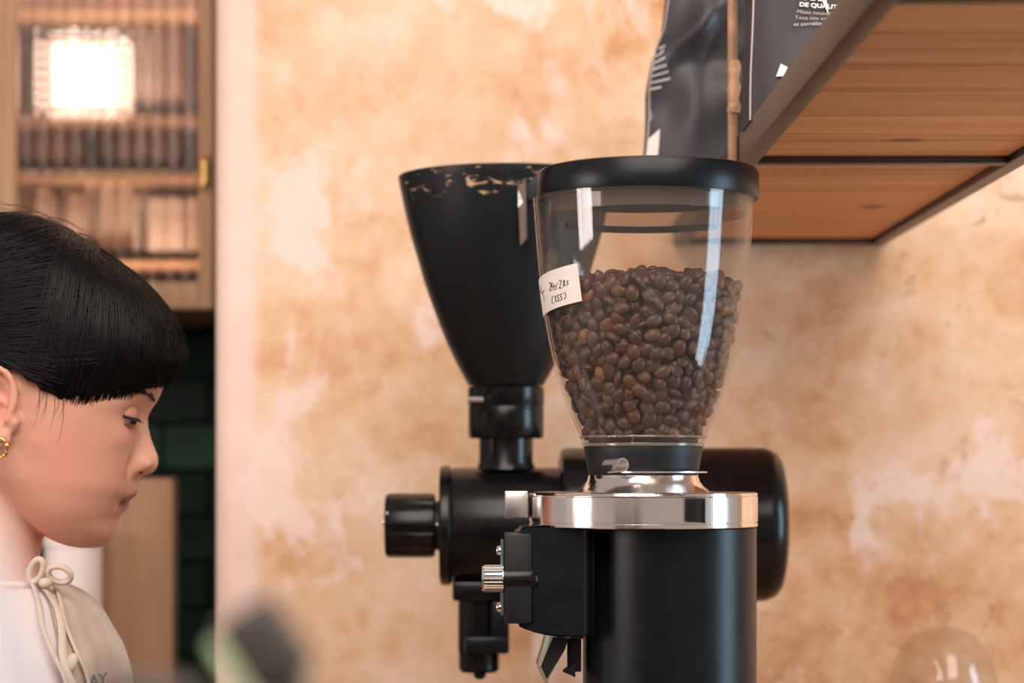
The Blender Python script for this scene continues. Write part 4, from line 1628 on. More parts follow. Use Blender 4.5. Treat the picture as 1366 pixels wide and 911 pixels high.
def torso(y):
    ys = [t[0] for t in TORSO]
    return tuple(smooth_interp(y, [(t[0], t[k]) for t in TORSO]) for k in (1, 2, 3))


def torso_rings(y0, y1, step, off=0.0, seg=64):
    out = []
    for y in np.arange(y0, y1 + 0.1, step):
        c, a, b_ = torso(y)
        out.append([W3(c + (a + off) * math.cos(2 * PI * i / seg), y, (b_ + off) * math.sin(2 * PI * i / seg)) for i in range(seg)])
    return out


bg_.loft(torso_rings(770, 1400, 10))


def chain(g, pts, seg=20):
    """pts: (x, y, lat, r) tube with rounded ends"""
    P3 = [W3(x, y, l) for x, y, l, r in pts]
    R3 = [r * Q for x, y, l, r in pts]
    d0 = (P3[0] - P3[1]).normalized()
    d1 = (P3[-1] - P3[-2]).normalized()
    pp = [P3[0] + d0 * R3[0] * .95, P3[0] + d0 * R3[0] * .6] + P3 + [P3[-1] + d1 * R3[-1] * .6, P3[-1] + d1 * R3[-1] * .95]
    r_ = [R3[0] * .25, R3[0] * .8] + R3 + [R3[-1] * .8, R3[-1] * .25]
    g.tube(pp, r_, seg)


for sgn in (-1, 1):
    chain(bg_, [(-4, 858, sgn * 255, 72), (-6, 950, sgn * 290, 66), (0, 1080, sgn * 306, 60), (10, 1240, sgn * 310, 52), (60, 1300, sgn * 295, 48), (140, 1312, sgn * 265, 44), (190, 1318, sgn * 220, 32)])
    chain(bg_, [(192, 1318, sgn * 218, 30), (230, 1318, sgn * 200, 36), (265, 1322, sgn * 186, 34)])
    for k, (dl, ln) in enumerate(((-30, 62), (-10, 74), (10, 78), (30, 68))):
        chain(bg_, [(260, 1322, sgn * 186 + dl * .8, 14), (260 + ln * .5, 1324, sgn * 182 + dl, 13.5), (260 + ln * .85, 1334, sgn * 178 + dl, 12.5), (260 + ln, 1352, sgn * 176 + dl, 11)], 12)
    chain(bg_, [(222, 1322, sgn * 192 - sgn * 26, 16), (250, 1332, sgn * 180 - sgn * 56, 14.5), (282, 1340, sgn * 176 - sgn * 64, 13)], 12)
    chain(bg_, [(-14, 1380, sgn * 120, 125), (-12, 1600, sgn * 118, 105), (0, 1880, sgn * 110, 78), (-6, 2100, sgn * 108, 74), (-14, 2380, sgn * 106, 50), (-16, 2690, sgn * 104, 46)], 24)
    chain(bg_, [(-40, 2705, sgn * 106, 44), (60, 2715, sgn * 116, 42), (140, 2722, sgn * 122, 34)], 20)
    # ear: bowl, rim, lobe
    bg_.ellipsoid(W3(21, 543, sgn * 124), 24 * Q, 7 * Q, 46 * Q, 20, 12)
    hel = []
    for k in range(15):
        t = lerp(-0.35 * PI, 1.25 * PI, k / 14)
        hel.append(W3(23 + 25 * math.cos(t), 532 - 36 * math.sin(t), sgn * (132 + 3 * math.sin(t))))
    bg_.tube(hel, [5.0 * Q] * 15, 10)
    bg_.tube([W3(44, 556, sgn * 124), W3(47, 566, sgn * 127), W3(43, 577, sgn * 124)], [5 * Q, 7.5 * Q, 5 * Q], 10)
    bg_.ellipsoid(W3(28, 586, sgn * 125), 15 * Q, 6.5 * Q, 14 * Q, 14, 10)

person = thing('person', (wx(-10), DP, 0.0), 'worker with black hair in beige apron looking down, seen in profile at left', 'person')
body_me = remesh(bg_, 0.0021, 1, 0.5)


def skin_material():
    m = mat('skin', srgb(214, 158, 132), rough=0.46, spec=0.4, sss=0.12)
    N, L = NT(m)
    b = N['Principled BSDF']
    at = N.new('ShaderNodeAttribute')
    at.attribute_name = 'tint'
    sp_ = N.new('ShaderNodeSeparateColor')
    L.new(at.outputs['Color'], sp_.inputs[0])
    tc = N.new('ShaderNodeTexCoord')
    n = node(m, 'ShaderNodeTexNoise', Scale=14.0, Detail=4.0)
    L.new(tc.outputs['Object'], n.inputs['Vector'])
    r = ramp(m, [(0.3, srgb(202, 147, 123)), (0.7, srgb(212, 160, 136))])
    L.new(n.outputs['Fac'], r.inputs[0])
    c = mixc(m, mathn(m, 'MULTIPLY', sp_.outputs[1], 0.5), r.outputs[0], srgb(208, 136, 116))
    c = mixc(m, sp_.outputs[0], c, srgb(150, 92, 92))
    L.new(c, b.inputs['Base Color'])
    n2 = node(m, 'ShaderNodeTexNoise', Scale=500.0, Detail=2.0)
    L.new(tc.outputs['Object'], n2.inputs['Vector'])
    bp = node(m, 'ShaderNodeBump', Strength=0.06, Distance=0.0006)
    L.new(n2.outputs['Fac'], bp.inputs['Height'])
    L.new(bp.outputs[0], b.inputs['Normal'])
    return m


MAT_SKIN = skin_material()
co = np.empty(len(body_me.vertices) * 3)
body_me.vertices.foreach_get('co', co)
co = co.reshape(-1, 3)
vx, vy, vl = co[:, 0] / Q + CX, CY - (co[:, 2] - CZ) / Q, (co[:, 1] - DP) / Q
push = None
er_ = ((vx - 23) / 17) ** 2 + ((vy - 541) / 30) ** 2
ear_in = (er_ < 1) & (np.abs(vl) > 112)
push = np.where(ear_in, 11 * (1 - er_) ** 0.5 * (1 - 0.55 * np.exp(-((vy - 536 - 0.5 * (vx - 23)) / 5) ** 2)), 0)
co[:, 1] += -np.sign(vl) * push * Q
body_me.vertices.foreach_set('co', co.ravel())
ymid = 666 + 5 * (np.abs(vl) / 30) ** 2
hgt = np.where(vy < ymid, 11.5, 15.0) * np.sqrt(np.clip(1 - (np.abs(vl) / 33) ** 2, 0, 1)) + 0.01
lip = np.clip(1.6 - 1.3 * np.abs(vy - ymid) / hgt, 0, 1) * (vx > 140) * (np.abs(vl) < 33)
blush_ear_shade = np.exp(-((vx - 105) / 45) ** 2 - ((vy - 610) / 45) ** 2) + 1.5 * np.exp(-((vx - 24) / 20) ** 2 - ((vy - 545) / 40) ** 2) + 0.6 * np.exp(-((vx - 195) / 16) ** 2 - ((vy - 622) / 14) ** 2)  # blush on cheek and nose; the ear's red tint paints its inner shade
attr = body_me.color_attributes.new('tint', 'FLOAT_COLOR', 'POINT')
cols = np.zeros((len(co), 4))
cols[:, 0] = lip
cols[:, 1] = np.clip(blush_ear_shade, 0, 1)
cols[:, 3] = 1
attr.data.foreach_set('color', cols.ravel())
body_me.transform(Matrix.Translation(-person.location))
body_me.shade_smooth()
body_me.materials.clear()
body_me.materials.append(MAT_SKIN)
body_me.name = 'body'
body = bpy.data.objects.new('body', body_me)
COL.objects.link(body)
body.parent = person

MAT_HAIR = add_noise_variation(mat('black_hair', (0.0035, 0.0035, 0.004, 1), rough=0.5, spec=0.08), 90, 0.4)
MAT_STRAND = add_noise_variation(mat('black_hair_strand', (0.0032, 0.003, 0.0033, 1), rough=0.38, spec=0.13), 90, 0.4)
MAT_LASH = mat('lash', (0.012, 0.009, 0.008, 1), rough=0.6)
MAT_SCLERA = mat('eye_white', srgb(132, 114, 108), rough=0.15)
MAT_IRIS = mat('iris', srgb(34, 24, 20), rough=0.08)


MAT_LID_SHADED = add_noise_variation(mat('shaded_eyelid_skin', srgb(180, 126, 106), rough=0.6, spec=0.25, sss=0.1), 40, 0.06)  # skin tone darkened, putting the soft lid shadow into the colour
# eyes, lids, lashes, brows
def clipped_ball(c, r, keep_up, slope, y_line, lat_s=1.0):
    """sphere kept above (or below) a sloping line, in pixel units"""
    V, Fc = [], []
    nu, nv = 28, 18
    for j in range(nv + 1):
        ph = PI * j / nv
        for i in range(nu):
            th = 2 * PI * i / nu
            x = c[0] + r * math.sin(ph) * math.cos(th)
            l = c[2] + r * math.sin(ph) * math.sin(th) * lat_s
            y = c[1] - r * math.cos(ph)
            lim = y_line + slope * (x - c[0])
            y = min(y, lim) if keep_up else max(y, lim)
            V.append(W3(x, y, l))
    for j in range(nv):
        for i in range(nu):
            i2 = (i + 1) % nu
            Fc.append((j * nu + i, j * nu + i2, (j + 1) * nu + i2, (j + 1) * nu + i))
    return V, Fc


for sgn in (-1, 1):
    ec = (174.0 if sgn < 0 else 169.0, 556.0, sgn * 51)
    eye = G().ellipsoid(W3(*ec), 18.4 * Q, 18.4 * Q, 18.4 * Q, 28, 18).build('eye', MAT_SCLERA, person, 180)
    gaze = Vector((0.80, -sgn * 0.08 - 0.22, -0.42)).normalized() if sgn < 0 else Vector((0.86, 0.1, -0.42)).normalized()
    V, Fc = [], []
    qm = gaze.to_track_quat('Z', 'Y').to_matrix()
    for j in range(5):
        ph = 0.66 * j / 4
        for i in range(20):
            th = 2 * PI * i / 20
            V.append(W3(*ec) + qm @ Vector((math.sin(ph) * math.cos(th), math.sin(ph) * math.sin(th), math.cos(ph))) * (18.9 * Q))
    for j in range(4):
        for i in range(20):
            i2 = (i + 1) % 20
            Fc.append((j * 20 + i, j * 20 + i2, j * 20 + 20 + i2, j * 20 + 20 + i))
    mk('iris', V, Fc, MAT_IRIS, eye, 180)
    V, Fc = clipped_ball(ec, 19.0, True, 0.32, 556.0)
    mk('eyelid', V, Fc, MAT_LID_SHADED, person, 50)
    V, Fc = clipped_ball(ec, 19.2, False, 0.05, 566.5)
    mk('eyelid', V, Fc, MAT_LID_SHADED, person, 50)
    lash = []
    for k in range(15):
        th = lerp(-0.30, 0.62, k / 14) * PI * 1.0
        # walk around the ball on the lid edge, from outer to inner corner
        ang = lerp(-1.75, 0.75, k / 14) if sgn < 0 else lerp(1.75, -0.75, k / 14)
        x = ec[0] + 19.2 * math.cos(ang)
        l = ec[2] + 19.2 * math.sin(ang)
        lash.append(W3(x + 0.8, 555.5 + 0.30 * (x - ec[0]) + 0.6, l))
    G().tube(lash, [0.0002] + [0.0011] * 13 + [0.0004], 6).build('eyelash', MAT_LASH, person, 60)
    g = G()
    for k in range(9):
        t = k / 8
        ang = lerp(-1.0, 0.25, t) * (1 if sgn < 0 else -1)
        x = ec[0] + 20.6 * math.cos(ang)
        l = ec[2] + 20.6 * math.sin(ang)
        y = 555.5 + 0.30 * (x - ec[0]) + 0.6
        g.tube([W3(x, y, l), W3(x + 3 * math.cos(ang), y + 2.6, l + 3 * math.sin(ang)), W3(x + 6 * math.cos(ang), y + 3.5, l + 6 * math.sin(ang))], [0.00035, 0.00025, 0.0001], 4)
    g.build('lashes', MAT_LASH, person, 0)
    brow = []
    for k in range(12):
        t = k / 11
        lat = lerp(14, 86, t)
        y = 533 - 8 * math.sin(t * PI * .75)
        brow.append(W3(face_x(y, lat) + 0.2, y, sgn * lat))
    g = G()
    for q in range(46):
        t = random.random()
        i = min(10, int(t * 11))
        p = brow[i].lerp(brow[i + 1], t * 11 - i) + Vector((0, 0, random.uniform(-4, 4) * Q * (1 - .6 * t)))
        dirv = (brow[i + 1] - brow[i]).normalized() + Vector((0, 0, random.uniform(-.1, .5)))
        g.tube([p - dirv * 0.002, p + Vector((0.0006, 0, 0)), p + dirv * 0.005], [0.0005, 0.0006, 0.0001], 4)
    g.build('eyebrow', MAT_LASH, person, 0)
    # nostril
    G().ellipsoid(W3(189.5, 629.5, sgn * 18.5), 5.0 * Q, 5.5 * Q, 2.8 * Q, 14, 8, Matrix.Rotation(math.radians(-12), 3, 'Y')).build('nostril', mat('nostril_dark', srgb(70, 34, 28), rough=0.9), person, 180)
ml = []
for k in range(17):
    lat = lerp(-29, 29, k / 16)
    y = 666.4 + 5 * (abs(lat) / 30) ** 2
    ml.append(W3(face_x(y, lat) - 0.3, y, lat))
G().tube(ml, [0.0002] + [0.0009] * 15 + [0.0002], 6).build('mouth_line', mat('mouth_dark', srgb(88, 44, 46), rough=0.7), person, 60)

# hair
XFH = [(284, 22), (287, 45), (291, 62), (300, 85), (312, 104), (325, 124), (340, 147), (355, 167), (370, 186), (385, 202), (400, 215), (420, 230), (440, 241), (455, 246), (470, 249), (485, 247), (497, 239), (508, 229), (516, 221), (525, 214), (540, 206), (560, 200), (640, 190)]
XBH = [(284, 8), (287, -18), (291, -35), (300, -60), (320, -95), (350, -125), (400, -150), (450, -158), (500, -150), (560, -130), (640, -100)]
HWH = [(284, 12), (287, 34), (291, 52), (300, 74), (320, 102), (350, 121), (400, 135), (450, 140), (500, 136), (540, 128), (560, 125), (640, 100)]
EDGE = [(-170, 600), (-50, 600), (-22, 580), (-2, 520), (14, 494), (29, 488), (42, 491), (53, 500), (68, 513), (87, 527), (106, 536), (130, 543), (150, 543), (172, 537), (195, 528), (208, 521), (225, 515), (260, 513)]


def hair_pt(th, y, inset=0.0):
    xf, xb_, hw_ = smooth_interp(y, XFH), smooth_interp(y, XBH), smooth_interp(y, HWH)
    c, a = (xf + xb_) / 2, (xf - xb_) / 2
    e = 2 / 2.3
    ct, st_ = math.cos(th), math.sin(th)
    k = lambda v: math.copysign(abs(v) ** e, v)
    return c + max(1, a - inset) * k(ct), y, max(1, hw_ - inset) * k(st_)


NH, NVH = 180, 46
V, Fc = [], []
for lay in range(2):
    for i in range(NH):
        th = 2 * PI * i / NH
        y = 510
        for _ in range(6):
            x = hair_pt(th, y)[0]
            y = 0.5 * y + 0.5 * smooth_interp(x, EDGE)
        ye = y + 2.2 * math.sin(i * 1.7) + 1.5 * math.sin(i * 4.1)
        for j in range(NVH + 1):
            v = j / NVH
            yy = lerp(284.2, ye, v ** 1.35)
            ins = (9 if lay else 0) + (2.5 if not lay else 0) * max(0, (v - .9) / .1)
            groove = 0.9 * math.sin(i * 2.4 + 3 * v) * min(1, v * 3) if not lay else 0
            V.append(W3(*hair_pt(th, yy + (6 if lay and j == 0 else 0), ins + groove)))
        
for lay in range(2):
    o0 = lay * NH * (NVH + 1)
    for i in range(NH):
        i2 = (i + 1) % NH
        for j in range(NVH):
            a, b_ = o0 + i * (NVH + 1) + j, o0 + i2 * (NVH + 1) + j
            Fc.append((a, b_, b_ + 1, a + 1) if lay == 0 else (a, a + 1, b_ + 1, b_))
o1 = NH * (NVH + 1)
for i in range(NH):
    i2 = (i + 1) % NH
    a, b_ = i * (NVH + 1) + NVH, i2 * (NVH + 1) + NVH
    Fc.append((a, b_, o1 + b_, o1 + a))
Fc.append(tuple(i * (NVH + 1) for i in range(NH)))
hair = mk('hair', V, Fc, MAT_HAIR, person, 180)


def hair_side(px, py, sgn, lift=1.0):
    y = max(285.5, py)
    xf, xb_, hw_ = smooth_interp(y, XFH), smooth_interp(y, XBH), smooth_interp(y, HWH)
    c, a = (xf + xb_) / 2, (xf - xb_) / 2
    q = max(-1, min(1, (px - c) / a))
    lat = hw_ * (1 - abs(q) ** 2.3) ** (1 / 2.3)
    x = c + a * q
    return W3(x + lift * q, y - lift * 0.3, sgn * (lat + lift * (1 - abs(q))))


def bez(p0, p1, p2, n):
    return [((1 - t) ** 2 * p0[0] + 2 * t * (1 - t) * p1[0] + t * t * p2[0], (1 - t) ** 2 * p0[1] + 2 * t * (1 - t) * p1[1] + t * t * p2[1]) for t in [i / n for i in range(n + 1)]]


g = G()
for k in range(520):
    sgn = -1 if k < 380 else 1
    t = random.random()
    x0 = 92 + 112 * t + random.gauss(0, 5)
    y0 = np.interp(x0, [p[1] for p in XFH[:14]], [p[0] for p in XFH[:14]]) + random.uniform(3, 26)
    x1 = 62 + 156 * t ** 1.1 + random.gauss(0, 9)
    x1 = min(x1, 219)
    y1 = smooth_interp(x1, EDGE) + random.uniform(-5, 4)
    pm = (lerp(x0, x1, .5) + 22 + 14 * t + random.gauss(0, 4), lerp(y0, y1, .5))
    lift = random.uniform(-.2, 1.6)
    pl = [hair_side(a, b_, sgn, lift) for a, b_ in bez((x0, y0), pm, (x1, y1), 12)]
    r = random.uniform(0.0004, 0.0011)
    g.tube(pl, [r * .5] + [r] * 8 + [r * .8, r * .6, r * .4, r * .12], 4)
for k in range(560):
    sgn = -1 if k < 430 else 1
    x0 = random.uniform(10, 165)
    y0 = np.interp(x0, [p[1] for p in XFH[:14]], [p[0] for p in XFH[:14]]) + random.uniform(2, 150)
    y0 = min(y0, 500)
    y2 = lerp(345, 490, min(1, (y0 - 290) / 200)) + random.uniform(-12, 12)
    pm = (x0 - random.uniform(20, 70), lerp(y0, y2, .75))
    pl = [hair_side(a, b_, sgn, random.uniform(.6, .9)) for a, b_ in bez((x0, y0), pm, (-150, y2), 12)]
    r = random.uniform(0.0004, 0.001)
    g.tube(pl, [r * .4] + [r] * 11 + [r * .4], 4)
for k in range(70):      # side hair sweeping back over the ear
    sgn = -1 if k < 110 else 1
    x0 = random.uniform(40, 120)
    y0 = smooth_interp(x0, EDGE) - random.uniform(0, 50)
    y2 = random.uniform(440, 490)
    pl = [hair_side(a, min(b_, smooth_interp(a, EDGE)), sgn, random.uniform(.4, 1.0)) for a, b_ in bez((x0, y0), (45, lerp(y0, y2, .6)), (-140, y2), 12)]
    r = random.uniform(0.0004, 0.0009)
    g.tube(pl, [r * .4] + [r] * 11 + [r * .4], 4)
for k in range(260):      # fringe strands around the forehead
    th = random.uniform(-0.95, 0.95)
    th2 = th + random.gauss(0, .12)
    y0 = random.uniform(330, 400)
    pl = []
    for i in range(13):
        t = i / 12
        thh = lerp(th, th2, t)
        xe_ = hair_pt(thh, 512)[0]
        ye_ = smooth_interp(xe_, EDGE) + random.uniform(-.2, .2)
        yv = lerp(y0, ye_ + 2, t)
        pl.append(W3(*hair_pt(thh, yv, -0.7)))
    r = random.uniform(0.0004, 0.001)
    g.tube(pl, [r * .4] + [r] * 8 + [r * .8, r * .6, r * .4, r * .1], 4)
st_o = g.build('hair_strands', MAT_STRAND, person, 180)
st_o['kind'] = 'stuff'
# loose flyaway hairs
g = G()
for k in range(26):
    x0 = random.uniform(20, 135)
    y0 = np.interp(x0, [p[1] for p in XFH[:14]], [p[0] for p in XFH[:14]]) + 4
    l0 = random.uniform(-60, 40)
    hgt_ = random.uniform(8, 34)
    dx = random.uniform(20, 60)
    pl = [W3(a, b_, l0 + 10 * i) for i, (a, b_) in enumerate(bez((x0 - dx, y0 - hgt_ * .3 - 6), (x0 + dx * .1, y0 - hgt_), (x0 + dx * .45, y0 + 12), 10))]
    g.tube(pl, [0.00005] + [0.00016] * 9 + [0.00008], 4)
fw = g.build('flyaway_hair', MAT_HAIR, person, 180)
fw['kind'] = 'stuff'
# wispy sideburn hairs in front of the ear
g = G()
for k in range(9):
    x0 = random.uniform(74, 108)
    y0 = smooth_interp(x0, EDGE) - 4
    ln = random.uniform(25, 75)
    pl = []
    for i in range(8):
        t = i / 7
        y = y0 + ln * t
        x = x0 + 8 * t - 16 * t * t + random.uniform(-.3, .3)
        # find the lateral position of the cheek at this x
        lo, hi = 40.0, smooth_interp(y, HALFW)
        for _ in range(18):
            mid = (lo + hi) / 2
            if face_x(y, mid, False) > x:
                lo = mid
            else:
                hi = mid
        pl.append(W3(x, y, -(lo + 2.0)))
    g.tube(pl, [0.00016] * 4 + [0.00012, 0.00009, 0.00006, 0.00003], 4)
sb = g.build('sideburn_hair', MAT_HAIR, person, 180)
sb['kind'] = 'stuff'

# earring
MAT_GOLD = add_noise_variation(mat('gold', srgb(240, 190, 110), rough=0.2, metal=1.0), 60, 0.05)
for sgn in (-1, 1):
    pts_ = []
    for k in range(25):
        t = 2 * PI * k / 24
        pts_.append(W3(30 + 9.5 * math.cos(t), 599 - 11.5 * math.sin(t), sgn * (134 + 2 * math.cos(2 * t))))
    G().tube(pts_, [(2.2 + 1.0 * math.sin(5 * 2 * PI * k / 24)) * Q for k in range(25)], 10).build('earring', MAT_GOLD, person, 80)

# clothes
MAT_TEE = add_noise_variation(mat('white_cotton', srgb(226, 214, 212), rough=0.9, sheen=0.2), 12, 0.04, bump=0.3, bscale=30)
MAT_APRON = add_noise_variation(mat('beige_canvas', srgb(186, 168, 152), rough=0.9, sheen=0.2), 40, 0.08, bump=0.35, bscale=60)
MAT_STRAP = add_noise_variation(mat('beige_strap', srgb(198, 180, 162), rough=0.85), 60, 0.06, bump=0.2, bscale=120)
g = G()
g.loft(torso_rings(781, 1330, 9, 6))
for sgn in (-1, 1):
    chain(g, [(-4, 858, sgn * 258, 82), (-6, 950, sgn * 294, 78), (0, 1060, sgn * 310, 80)], 28)
tm = remesh(g, 0.004, 3)
tm.transform(Matrix.Translation(-person.location))
tm.shade_smooth()
tm.materials.clear()
tm.materials.append(MAT_TEE)
tm.name = 'tee_shirt'
tee = bpy.data.objects.new('tee_shirt', tm)
COL.objects.link(tee)
tee.parent = person
# collar band
cb_pts = []
for k in range(49):
    t = 2 * PI * k / 48
    c, a, b_ = torso(782)
    cb_pts.append(W3(-6 + 76 * math.cos(t), 776 + 6 * math.cos(t), 94 * math.sin(t)))
G().tube(cb_pts, 5 * Q, 8, flat=1.6, up=(0, 0, 1)).build('collar', MAT_TEE, person, 80)
XE = [(768, 52), (785, 76), (800, 92), (830, 108), (880, 126), (911, 134), (1000, 128), (1100, 80), (1400, 20)]


def apron_pt(y, f, off):
    c, a, b_ = torso(y)
    a, b_ = a + off, b_ + off
    xe = smooth_interp(y, XE)
    tmx = math.acos(max(-.9, min(.98, (xe - c) / a)))
    t = lerp(-tmx, tmx, f)
    return W3(c + a * math.cos(t), y + 1.2 * math.sin(y * .09 + 9 * f), b_ * math.sin(t))


V, Fc = [], []
ays = list(np.arange(776, 1400, 8)) + [1480, 1560, 1640]
NA_ = 40
for off in (15, 11.5):
    for y in ays:
        for i in range(NA_ + 1):
            V.append(apron_pt(y, i / NA_, off + 1.5 * math.sin(i * .9 + y * .03)))
n1_ = len(ays) * (NA_ + 1)
for j in range(len(ays) - 1):
    for i in range(NA_):
        a = j * (NA_ + 1) + i
        Fc.append((a, a + 1, a + NA_ + 2, a + NA_ + 1))
        Fc.append((n1_ + a, n1_ + a + NA_ + 1, n1_ + a + NA_ + 2, n1_ + a + 1))
for j in range(len(ays) - 1):
    for i in (0, NA_):
        a = j * (NA_ + 1) + i
        b_ = a + NA_ + 1
        Fc.append((a, b_, n1_ + b_, n1_ + a))
for i in range(NA_):
    Fc.append((i, i + 1, n1_ + i + 1, n1_ + i))
apron = mk('apron', V, Fc, MAT_APRON, person, 60)
# stitched edge cords that run down from the neck
for dxp, r in ((-5, 6.0), (5, 6.5), (14, 4.6)):
    pl = []
    for y in np.arange(772, 1100, 8):
        c, a, b_ = torso(y)
        xe = smooth_interp(y, XE) + dxp + (3 * math.sin(y * .05 + dxp)) - (10 if y < 800 else 0) * 0
        a, b_ = a + 21, b_ + 21
        t = math.acos(max(-.9, min(.985, (xe - c) / a)))
        pl.append(W3(c + a * math.cos(t), y, -b_ * math.sin(t)))
    G().tube(pl, r * Q, 10, flat=0.42, up=(0.6, -0.8, 0)).build('strap', MAT_STRAP, apron, 60)
# bow loops and knot at the neck
kx_, ky_ = 58, 776
lk = -b_ * 0
kl = -92


def loop(cx_, cy_, rx_, ry_, rot, r, l0):
    pts_ = []
    for k in range(25):
        t = 2 * PI * k / 24
        u, w = rx_ * math.cos(t), ry_ * math.sin(t)
        pts_.append(W3(cx_ + u * math.cos(rot) - w * math.sin(rot), cy_ + u * math.sin(rot) + w * math.cos(rot), l0 + 6 * math.sin(t)))
    G().tube(pts_, r * Q, 10, flat=1.0).build('bow_loop', MAT_STRAP, apron, 80)


loop(97, 762, 15, 10.5, 0.2, 4.2, kl)
loop(67, 757, 8, 16, 0.45, 4.2, kl)
G().ellipsoid(W3(79, 773, kl), 9 * Q, 9 * Q, 7 * Q, 16, 10).build('knot', MAT_STRAP, apron, 180)
c, a, b_ = torso(868)
t = math.acos(min(.98, (131 - c) / (a + 24)))
G().ellipsoid(W3(131, 868, -(b_ + 24) * math.sin(t)), 8 * Q, 8 * Q, 13 * Q, 16, 10, Matrix.Rotation(math.radians(20), 3, 'Y')).build('knot', MAT_STRAP, apron, 180)
# print on the bib
yy_ = 902
c, a, b_ = torso(yy_)
a, b_ = a + 18, b_ + 18
t = math.acos((146 - c) / a)
p0 = W3(c + a * math.cos(t), yy_, -b_ * math.sin(t))
tang = Vector((a * math.sin(t), b_ * math.cos(t), 0)).normalized()
nrm = Vector((tang.y, -tang.x, 0))
upv = Vector((-0.03, 0, 1)).normalized()
M = Matrix(((tang.x, upv.x, nrm.x, p0.x), (tang.y, upv.y, nrm.y, p0.y), (tang.z, upv.z, nrm.z, p0.z), (0, 0, 0, 1)))
text_mesh('lettering', 'AY', 15.5 * Q / 0.69, mat('grey_green_print', srgb(92, 104, 102), rough=0.8), apron, M @ Matrix.Translation((0, 0, 0.0012)) @ Matrix.Diagonal((1.7, 1, 1, 1)), 0.0003, 0.0001)
# trousers and shoes
MAT_TROUSER = add_noise_variation(mat('dark_trouser', srgb(40, 42, 48), rough=0.9), 30, 0.15)
g = G()
g.loft(torso_rings(1240, 1420, 12, 10))
for sgn in (-1, 1):
    chain(g, [(-14, 1390, sgn * 124, 140), (-12, 1600, sgn * 120, 118), (0, 1880, sgn * 112, 92), (-6, 2100, sgn * 110, 90), (-14, 2380, sgn * 108, 78), (-14, 2610, sgn * 106, 74)], 24)
tm = remesh(g, 0.006, 3)
tm.transform(Matrix.Translation(-person.location))
tm.shade_smooth()
tm.materials.clear()
tm.materials.append(MAT_TROUSER)
tr_o = bpy.data.objects.new('trousers', tm)
COL.objects.link(tr_o)
tr_o.parent = person
MAT_SHOE = add_noise_variation(mat('shoe_leather', srgb(30, 28, 28), rough=0.5), 30, 0.15)
for sgn in (-1, 1):
    g = G()
    chain(g, [(-44, 2700, sgn * 106, 54), (40, 2706, sgn * 114, 54), (140, 2712, sgn * 122, 46)], 24)
    g.v = [(x, y, max(z, 0.0)) for x, y, z in g.v]
    g.build('shoe', MAT_SHOE, person, 60)
body_co = np.empty(len(body_me.vertices) * 3)
body_me.vertices.foreach_get('co', body_co)
body_co = body_co.reshape(-1, 3)
body_co[:, 2] = np.maximum(body_co[:, 2], 0.004)
body_me.vertices.foreach_set('co', body_co.ravel())
# ------------------------------------------------------------------ out-of-focus foreground
MAT_MACHINE = add_noise_variation(mat('machine_steel', srgb(92, 86, 82), rough=0.35, metal=0.8), 20, 0.1)
MAT_DARKPLASTIC = add_noise_variation(mat('dark_lever_plastic', srgb(66, 60, 54), rough=0.55), 30, 0.1)
MAT_GREENEDGE = add_noise_variation(mat('pale_green_edge', srgb(190, 212, 166), rough=0.4), 30, 0.06)
em = thing('espresso_machine', (-0.25, 0.45, 0.0), 'blurred dark levers with pale green edge in the near foreground', 'espresso machine')
G().box(-0.60, 0.02, 0.22, 0.42, 0.0, 1.235, 0.01).build('housing', MAT_MACHINE, em)
G().box(-0.60, 0.02, 0.42, 0.72, 0.0, 1.10, 0.01).build('front_housing', MAT_MACHINE, em)
dl = 0.62


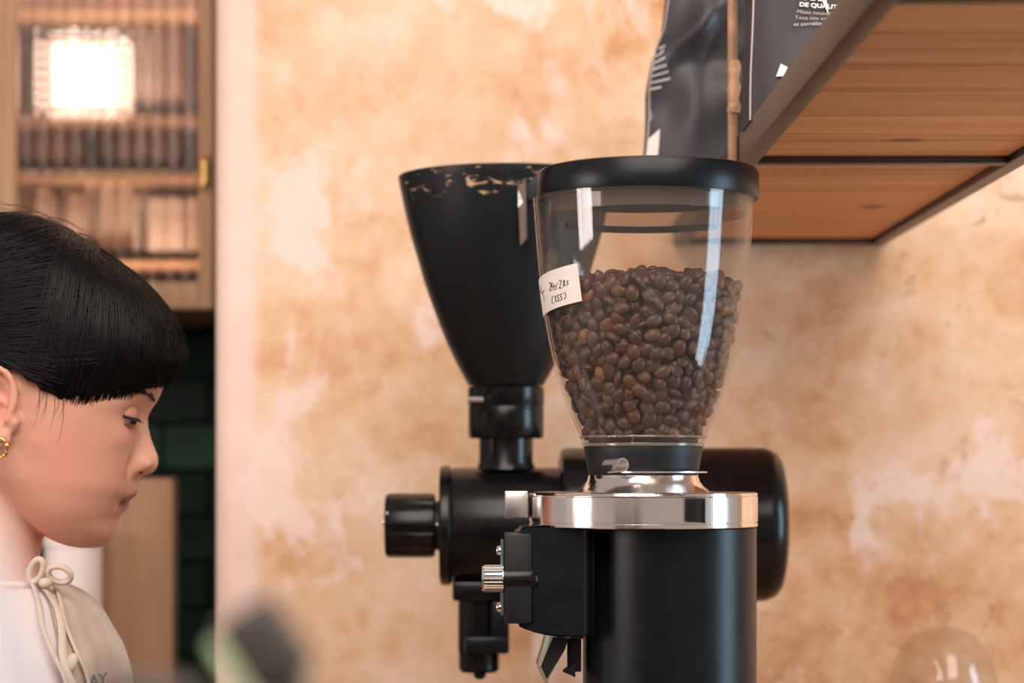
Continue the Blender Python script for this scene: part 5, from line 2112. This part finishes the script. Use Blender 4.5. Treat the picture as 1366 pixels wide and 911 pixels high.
def lever(pc, w, ang, ln, th, name, d, strip=True):
    """paddle whose upper end is at pixel pc, axis tilted by ang from straight down"""
    p = P(pc[0], pc[1], d)
    dn = Vector((math.sin(ang), 0, -math.cos(ang)))
    sd = Vector((math.cos(ang), 0, math.sin(ang)))
    M = Matrix(((sd.x, 0, -dn.x, p.x), (0, 1, 0, p.y), (sd.z, 0, -dn.z, p.z), (0, 0, 0, 1)))
    lv = G().box(-w / 2, w / 2, -th / 2, th / 2, -ln, 0, 0.0025, 3, M).build(name, MAT_DARKPLASTIC, em)
    if strip:
        G().box(-w / 2 - 0.0028, -w / 2 + 0.0004, -th * .42, th * .42, -ln, -0.003, 0.001, 2, M).build('green_edge', MAT_GREENEDGE, lv)
    end = p + dn * ln
    return end


e1 = lever((322, 812), 0.0150, math.radians(33), 0.0200, 0.012, 'steam_lever', 0.50)
e2 = lever((200, 905), 0.022, math.radians(-8), 0.03, 0.012, 'brew_lever', 0.44, False)
for e in (e1, e2):
    G().tube([e + Vector((0, 0, 0.006)), Vector((e.x, e.y, e.z - 0.02)), Vector((e.x, e.y, 1.095))], 0.004, 12).build('lever_rod', MAT_MACHINE, em)
# upturned white cup close to the lens
dcup = 0.36
q = dcup / F
cc_ = (PX(-226, dcup), dcup, 0)
MAT_CUP = add_noise_variation(mat('white_china', srgb(196, 184, 180), rough=0.35, spec=0.4), 10, 0.03)
cup = thing('upturned_cup', (cc_[0], dcup, 1.235), 'blurred white upturned cup at the lower left edge, close to the lens', 'cup')
zt_ = PZ(655, dcup)
prof = [(0, zt_), (150 * q, zt_), (172 * q, zt_ - 3 * q), (196 * q, PZ(672, dcup)), (222 * q, PZ(710, dcup)), (246 * q, PZ(780, dcup)), (268 * q, PZ(860, dcup)), (286 * q, PZ(940, dcup)), (300 * q, 1.2355), (288 * q, 1.2355), (250 * q, PZ(870, dcup)), (210 * q, PZ(760, dcup)), (150 * q, PZ(690, dcup)), (0, PZ(680, dcup))]
G().lathe(prof, cc_, seg=64).build('cup_body', MAT_CUP, cup, 60)
hp = []
for k in range(13):
    t = PI * k / 12
    hp.append((cc_[0] - 240 * q - 0.018 * math.sin(t), dcup, lerp(PZ(940, dcup), PZ(740, dcup), (1 - math.cos(t)) / 2)))
G().tube(hp, 0.003, 10).build('cup_handle', MAT_CUP, cup, 60)
